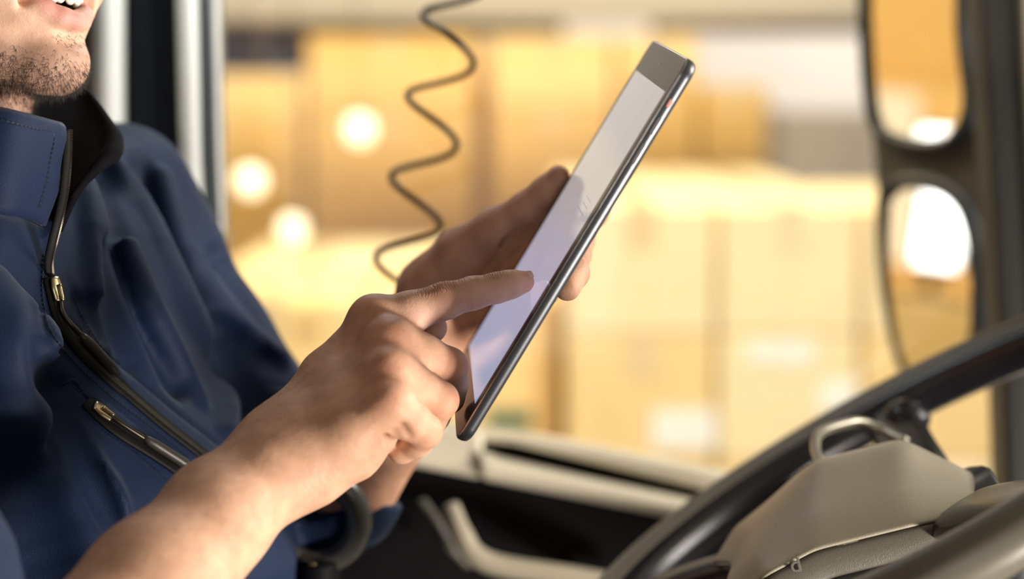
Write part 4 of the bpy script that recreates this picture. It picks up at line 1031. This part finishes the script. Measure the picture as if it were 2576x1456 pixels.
add_seam([(120, 560), (104, 640), (98, 740), (118, 830), (170, 905), (265, 1000), (380, 1090), (470, 1165), (600, 1280)], .0016, 30)
add_seam([(172, 700), (205, 800), (260, 880), (350, 955), (450, 1040), (540, 1110), (660, 1215)], .0016, 30)
add_seam([(0, 532), (50, 542), (112, 562)], .0018, 8)
add_seam([(152, 968), (190, 962), (232, 1012), (330, 1085), (470, 1170)], .0012, 16)
add_seam([(152, 972), (180, 1010), (260, 1080), (330, 1128), (420, 1205)], .0014, 16)
def jacket(p):
    d = jacket1(p)
    for P, r in SEAMS:
        m = ((p > P.min(0) - .01) & (p < P.max(0) + .01)).all(1) & (np.abs(d) < .008)
        if m.any(): d[m] = smax(d[m], -polyridge(p[m], np.hstack([P, np.full((len(P), 1), r, np.float32)]), r), .002)
    return d
jv, jq = isomesh(jacket, (-.60, -.36, .84), (-.02, .19, 1.47), .0030)
jv = smooth_mesh(jv, jq, 1, .35)
jack = mesh_obj('jacket', TW(jv), jq[:, ::-1].copy(), M['navy'], person)
jack['label'] = 'navy softshell jacket with an open stand collar'
# cuff rim of the far sleeve
# near collar half
def grid_px(rows): return [[np.array(q_, float) for q_ in r] for r in rows]
def px_shell(name, rows, t, material, parent, n=18, m=14, sub=0):
    g = spline_grid([np.array(r, float) for r in rows], n, m)
    G = np.stack([np.stack([W(*q_) for q_ in r]) for r in g]); return shell(name, G, t, material, parent, sub)
px_shell('collar', [
    [(-260, 235, 1.150), (-120, 255, 1.100), (0, 276, 1.085), (90, 297, 1.100), (150, 313, 1.122)],
    [(-270, 260, 1.140), (-125, 280, 1.093), (0, 300, 1.080), (92, 322, 1.096), (160, 336, 1.122)],
    [(-280, 400, 1.130), (-130, 410, 1.085), (0, 420, 1.076), (88, 436, 1.096), (148, 450, 1.124)],
    [(-290, 540, 1.120), (-135, 535, 1.080), (0, 538, 1.078), (66, 550, 1.096), (108, 568, 1.110)]], .004, M['navy'], jack)
# far collar half standing open, lining inside
px_shell('collar', [
    [(30, 205, 1.225), (110, 205, 1.235), (200, 212, 1.235), (240, 262, 1.218), (272, 312, 1.200), (296, 352, 1.186), (294, 380, 1.178)],
    [(30, 240, 1.212), (110, 245, 1.220), (190, 255, 1.222), (228, 300, 1.208), (258, 340, 1.190), (278, 372, 1.176), (276, 398, 1.168)],
    [(32, 320, 1.190), (105, 325, 1.196), (165, 335, 1.196), (200, 370, 1.186), (225, 400, 1.172), (240, 420, 1.160), (238, 428, 1.155)],
    [(34, 420, 1.175), (100, 430, 1.174), (150, 440, 1.170), (175, 462, 1.162), (188, 476, 1.154), (192, 484, 1.148), (190, 488, 1.145)],
    [(34, 540, 1.165), (90, 545, 1.160), (120, 550, 1.152), (140, 560, 1.146), (146, 570, 1.140), (148, 576, 1.136), (146, 580, 1.134)]], .005, M['lining'], jack, 26, 20)
rl = [W(*q_) for q_ in spline(np.array([(205, 214, 1.233), (245, 268, 1.214), (272, 315, 1.196), (288, 350, 1.180), (282, 385, 1.166), (255, 408, 1.158), (215, 452, 1.152), (178, 500, 1.144)], float), 40)]
tube('collar_piping', rl, np.interp(np.linspace(0, 1, 40), [0, .2, .45, .6, .75, 1], [.002, .003, .0055, .006, .004, .0015]), M['lining'], jack, seg=12)
# front facing with the open zip
def on_cloth(pl, n, lift=0.0):
    pl = spline(np.array(pl, float), n); P = march(jacket, pl[:, 0], pl[:, 1]); nr = grad(lambda q_: jacket1(q_.astype(np.float32)), P, .004)
    return P + nr * lift, nr
def strip(name, P, nr, w, t, material, parent):
    tan = np.gradient(P, axis=0); tan /= np.linalg.norm(tan, axis=1)[:, None]; side = np.cross(nr, tan); side /= np.linalg.norm(side, axis=1)[:, None]
    w = np.broadcast_to(w, (len(P),))
    G = np.stack([np.stack([TW(P[i] + side[i] * w[i] * u + nr[i] * (.0008 * (1 - u * u))) for i in range(len(P))]) for u in (-1, -.5, 0, .5, 1)])
    return shell(name, G, t, material, parent, 0)
zo = np.array([(168, 326, 1.124), (166, 400, 1.122), (160, 470, 1.122), (146, 545, 1.120), (130, 610, 1.122), (120, 660, 1.126), (124, 705, 1.130)], float)
zp = np.stack([C(*q_) for q_ in spline(zo, 60)])
nv_ = np.tile(np.array([.55, .05, -.83]), (60, 1))
strip('zip_tape', zp, nv_, np.interp(np.linspace(0, 1, 60), [0, .1, .8, 1], [.0014, .0022, .0024, .0016]), .0012, M['zip_tape'], jack)
bmz = bmesh.new()
tz = np.gradient(zp, axis=0); tz /= np.linalg.norm(tz, axis=1)[:, None]
zz = spline(zo, 110); zz = np.stack([C(*q_) for q_ in zz]); tt_ = np.gradient(zz, axis=0); tt_ /= np.linalg.norm(tt_, axis=1)[:, None]
for i in range(110):
    sd = np.cross(nv_[0], tt_[i]); sd /= np.linalg.norm(sd); sd = sd if sd[0] > 0 else -sd
    bmesh.ops.create_cube(bmz, size=1, matrix=Matrix.Translation(Vector(TW(zz[i] + sd * .0025))) @ Matrix([(sd @ R3)[:], (tt_[i] @ R3)[:], (nv_[0] @ R3)[:]]).transposed().to_4x4() @ Matrix.Diagonal((.0018, .0006, .0012, 1)))
zt_ = bm_obj('zip_teeth', bmz, M['zip_dark'], jack); zt_['kind'] = 'stuff'
P, nr = on_cloth([(124, 700), (150, 800), (200, 875), (290, 962), (400, 1058), (510, 1145), (640, 1260)], 60, .0006)
strip('zip_tape', P, nr, .0052, .0014, M['zip_tape'], jack)
strip('zip_coil', P, nr, .0016, .0024, mat('zip_coil_brown', (.022, .018, .011), .5, noise=.2, nscale=400, spec=.3, bump=.6, bscale=1800), jack)
def slider(px0, px1, px2, big, parent):
    P, nr = on_cloth([px0, ((px0[0] + px1[0]) / 2, (px0[1] + px1[1]) / 2), px1, ((px1[0] + px2[0]) / 2, (px1[1] + px2[1]) / 2), px2], 30, .002)
    strip('zip_slider', P[:10] + nr[:10] * .001, nr[:10], np.interp(np.arange(10), [0, 4, 9], [.0030, .0042, .0034]) * big, .0022, M['zip_metal'], parent)
    Q_ = P[3:10] + nr[3:10] * .0038; tube('slider_bridge', TW(Q_), .0011 * big, M['zip_metal'], parent, seg=8)
    tube('pull_cord', TW(P[7:24] + nr[7:24] * .0022), .0016 * big, M['zip_dark'], parent, seg=8)
    tube('pull_tab', TW(P[19:30] + nr[19:30] * .0026), np.array([.0016, .0026, .003, .003, .003, .003, .003, .003, .003, .0026, .0015]) * big, mat('pull_rubber', (.03, .026, .019), .45, noise=.1), parent, seg=10)
slider((128, 702), (150, 800), (284, 948), 1.0, jack)
P, nr = on_cloth([(214, 1012), (250, 1050), (300, 1090), (380, 1140), (470, 1200), (520, 1235)], 40, .0008)
strip('pocket_zip', P, nr, .0042, .0016, M['zip_tape'], jack)
slider((228, 1024), (300, 1078), (468, 1186), 1.0, jack)
P, nr = on_cloth([(155, 966), (185, 958), (228, 1008), (330, 1078), (470, 1160)], 30, .0006)
tube('pocket_welt', TW(P), .0013, M['navy'], jack, seg=8)

# stitching along collar, facing and pocket
def stitches(name, P, nr, gap=.0028, ln=.0017, r=.00028):
    seg = np.linalg.norm(np.diff(P, axis=0), axis=1); L_ = np.concatenate([[0], np.cumsum(seg)]); n = int(L_[-1] / gap); bm = bmesh.new()
    for i in range(n):
        a = np.array([np.interp(i * gap, L_, P[:, k]) for k in range(3)]); b = np.array([np.interp(i * gap + ln, L_, P[:, k]) for k in range(3)])
        t = b - a; t /= np.linalg.norm(t); nv = np.array([np.interp(i * gap, L_, nr[:, k]) for k in range(3)]); nv /= np.linalg.norm(nv); sd = np.cross(t, nv)
        bmesh.ops.create_cube(bm, size=1, matrix=Matrix.Translation(Vector(TW((a + b) / 2 + nv * .0002))) @ Matrix([(t @ R3)[:], (sd @ R3)[:], (nv @ R3)[:]]).transposed().to_4x4() @ Matrix.Diagonal((ln, r * 2, r * 2, 1)))
    o = bm_obj(name, bm, M['thread'], jack); o['kind'] = 'stuff'; return o
M['thread'] = mat('navy_thread', (0.004, 0.006, 0.014), 0.6, noise=0.1)
for pl in ([(110, 640), (106, 740), (126, 828), (178, 900), (272, 992), (388, 1082), (480, 1156)], [(182, 740), (214, 812), (268, 888), (358, 962), (458, 1046), (545, 1116)],
           [(160, 985), (188, 1022), (268, 1090), (340, 1138), (425, 1212)], [(176, 962), (238, 1020), (336, 1092), (472, 1176)]):
    P, nr = on_cloth(pl, 60, .0002); stitches('stitching', P, nr)
cst = np.stack([C(*q_) for q_ in spline(np.array([(-100, 279, 1.0905), (0, 301, 1.0765), (90, 324, 1.0920), (135, 336, 1.1080), (128, 400, 1.1055), (118, 460, 1.1035), (98, 535, 1.0995)], float), 80)])
stitches('stitching', cst, np.tile(np.array([.3, .05, -.95]), (80, 1)))

# trousers and seat below the picture
def legs(p):
    f = lambda v: np.asarray(v, np.float32)
    d = cone(p, f(C(20, 1880, 1.16)), f(C(900, 2150, 1.08)), .100, .082); d = smin(d, cone(p, f(C(20, 1880, 1.28)), f(C(900, 2150, 1.36)), .100, .082), .03)
    return smin(d, cone(p, f(C(-60, 1800, 1.22)), f(C(60, 1900, 1.22)), .13, .12), .04)
gv, gq = isomesh(legs, (-.52, -.50, .90), (.10, -.10, 1.52), .009)
mesh_obj('trousers', TW(gv), gq[:, ::-1].copy(), mat('dark_trousers', (.012, .014, .02), .8, noise=.15, nscale=60, bump=.3, bscale=500), person)
seat = empty('driver_seat', (-.36, 1.22, 1.45), 'black driver seat under and behind the driver', 'seat')
M['seat'] = mat('seat_cloth', (.012, .012, .014), .85, noise=.2, nscale=90, bump=.3, bscale=700)
zc = TW(C(60, 1900, 1.2))[2] - .132
box('cushion', (-.62, .98, zc - .14), (-.02, 1.46, zc), M['seat'], seat, bev=.05)
box('backrest', (-.80, 1.0, zc - .05), (-.64, 1.44, zc + .58), M['seat'], seat, bev=.05)
box('pedestal', (-.52, 1.06, zc - .42), (-.12, 1.38, zc - .13), M['door_black'], seat, bev=.02)
# fine hairs along the forearm
ok_ = (rv[:, 0] < C(700, 0, 1.06)[0]) & (rv[:, 2] < 1.07) & (rv[:, 1] > -.22)
nrr = grad(lambda q_: rhand(q_.astype(np.float32)), rv[ok_], .001); cand = rv[ok_]
w_ = np.clip(nrr[:, 1] * .8 - nrr[:, 0] * .5 + .15, 0, 1); pk = rng.choice(len(cand), 650, p=w_ / w_.sum())
axd = C(200, 1650, .97) - C(690, 1150, 1.07); axd /= np.linalg.norm(axd); AVt, AFc = [], []
for i in pk:
    dv = nrr[i] * .35 - axd * .8 + rng.normal(0, .25, 3); dv /= np.linalg.norm(dv); l_ = rng.uniform(.004, .009); sd_ = np.cross(dv, nrr[i]); sd_ /= np.linalg.norm(sd_) + 1e-9
    p0 = cand[i] - nrr[i] * .0003; p1 = p0 + dv * l_ * .5; p2 = p1 + (dv - nrr[i] * .25) * l_ * .5; b0 = len(AVt); r_ = .00004
    for p_ in (p0, p1): AVt += [p_ + sd_ * r_, p_ - sd_ * r_, p_ + nrr[i] * r_]
    AVt.append(p2)
    for k in range(3): k2 = (k + 1) % 3; AFc += [(b0 + k, b0 + k2, b0 + 3 + k2, b0 + 3 + k), (b0 + 3 + k, b0 + 3 + k2, b0 + 6)]
ah = mesh_obj('arm_hair', TW(np.array(AVt)), AFc, mat('arm_hair_brown', (.16, .085, .035), .5, noise=.1), person); ah['kind'] = 'stuff'
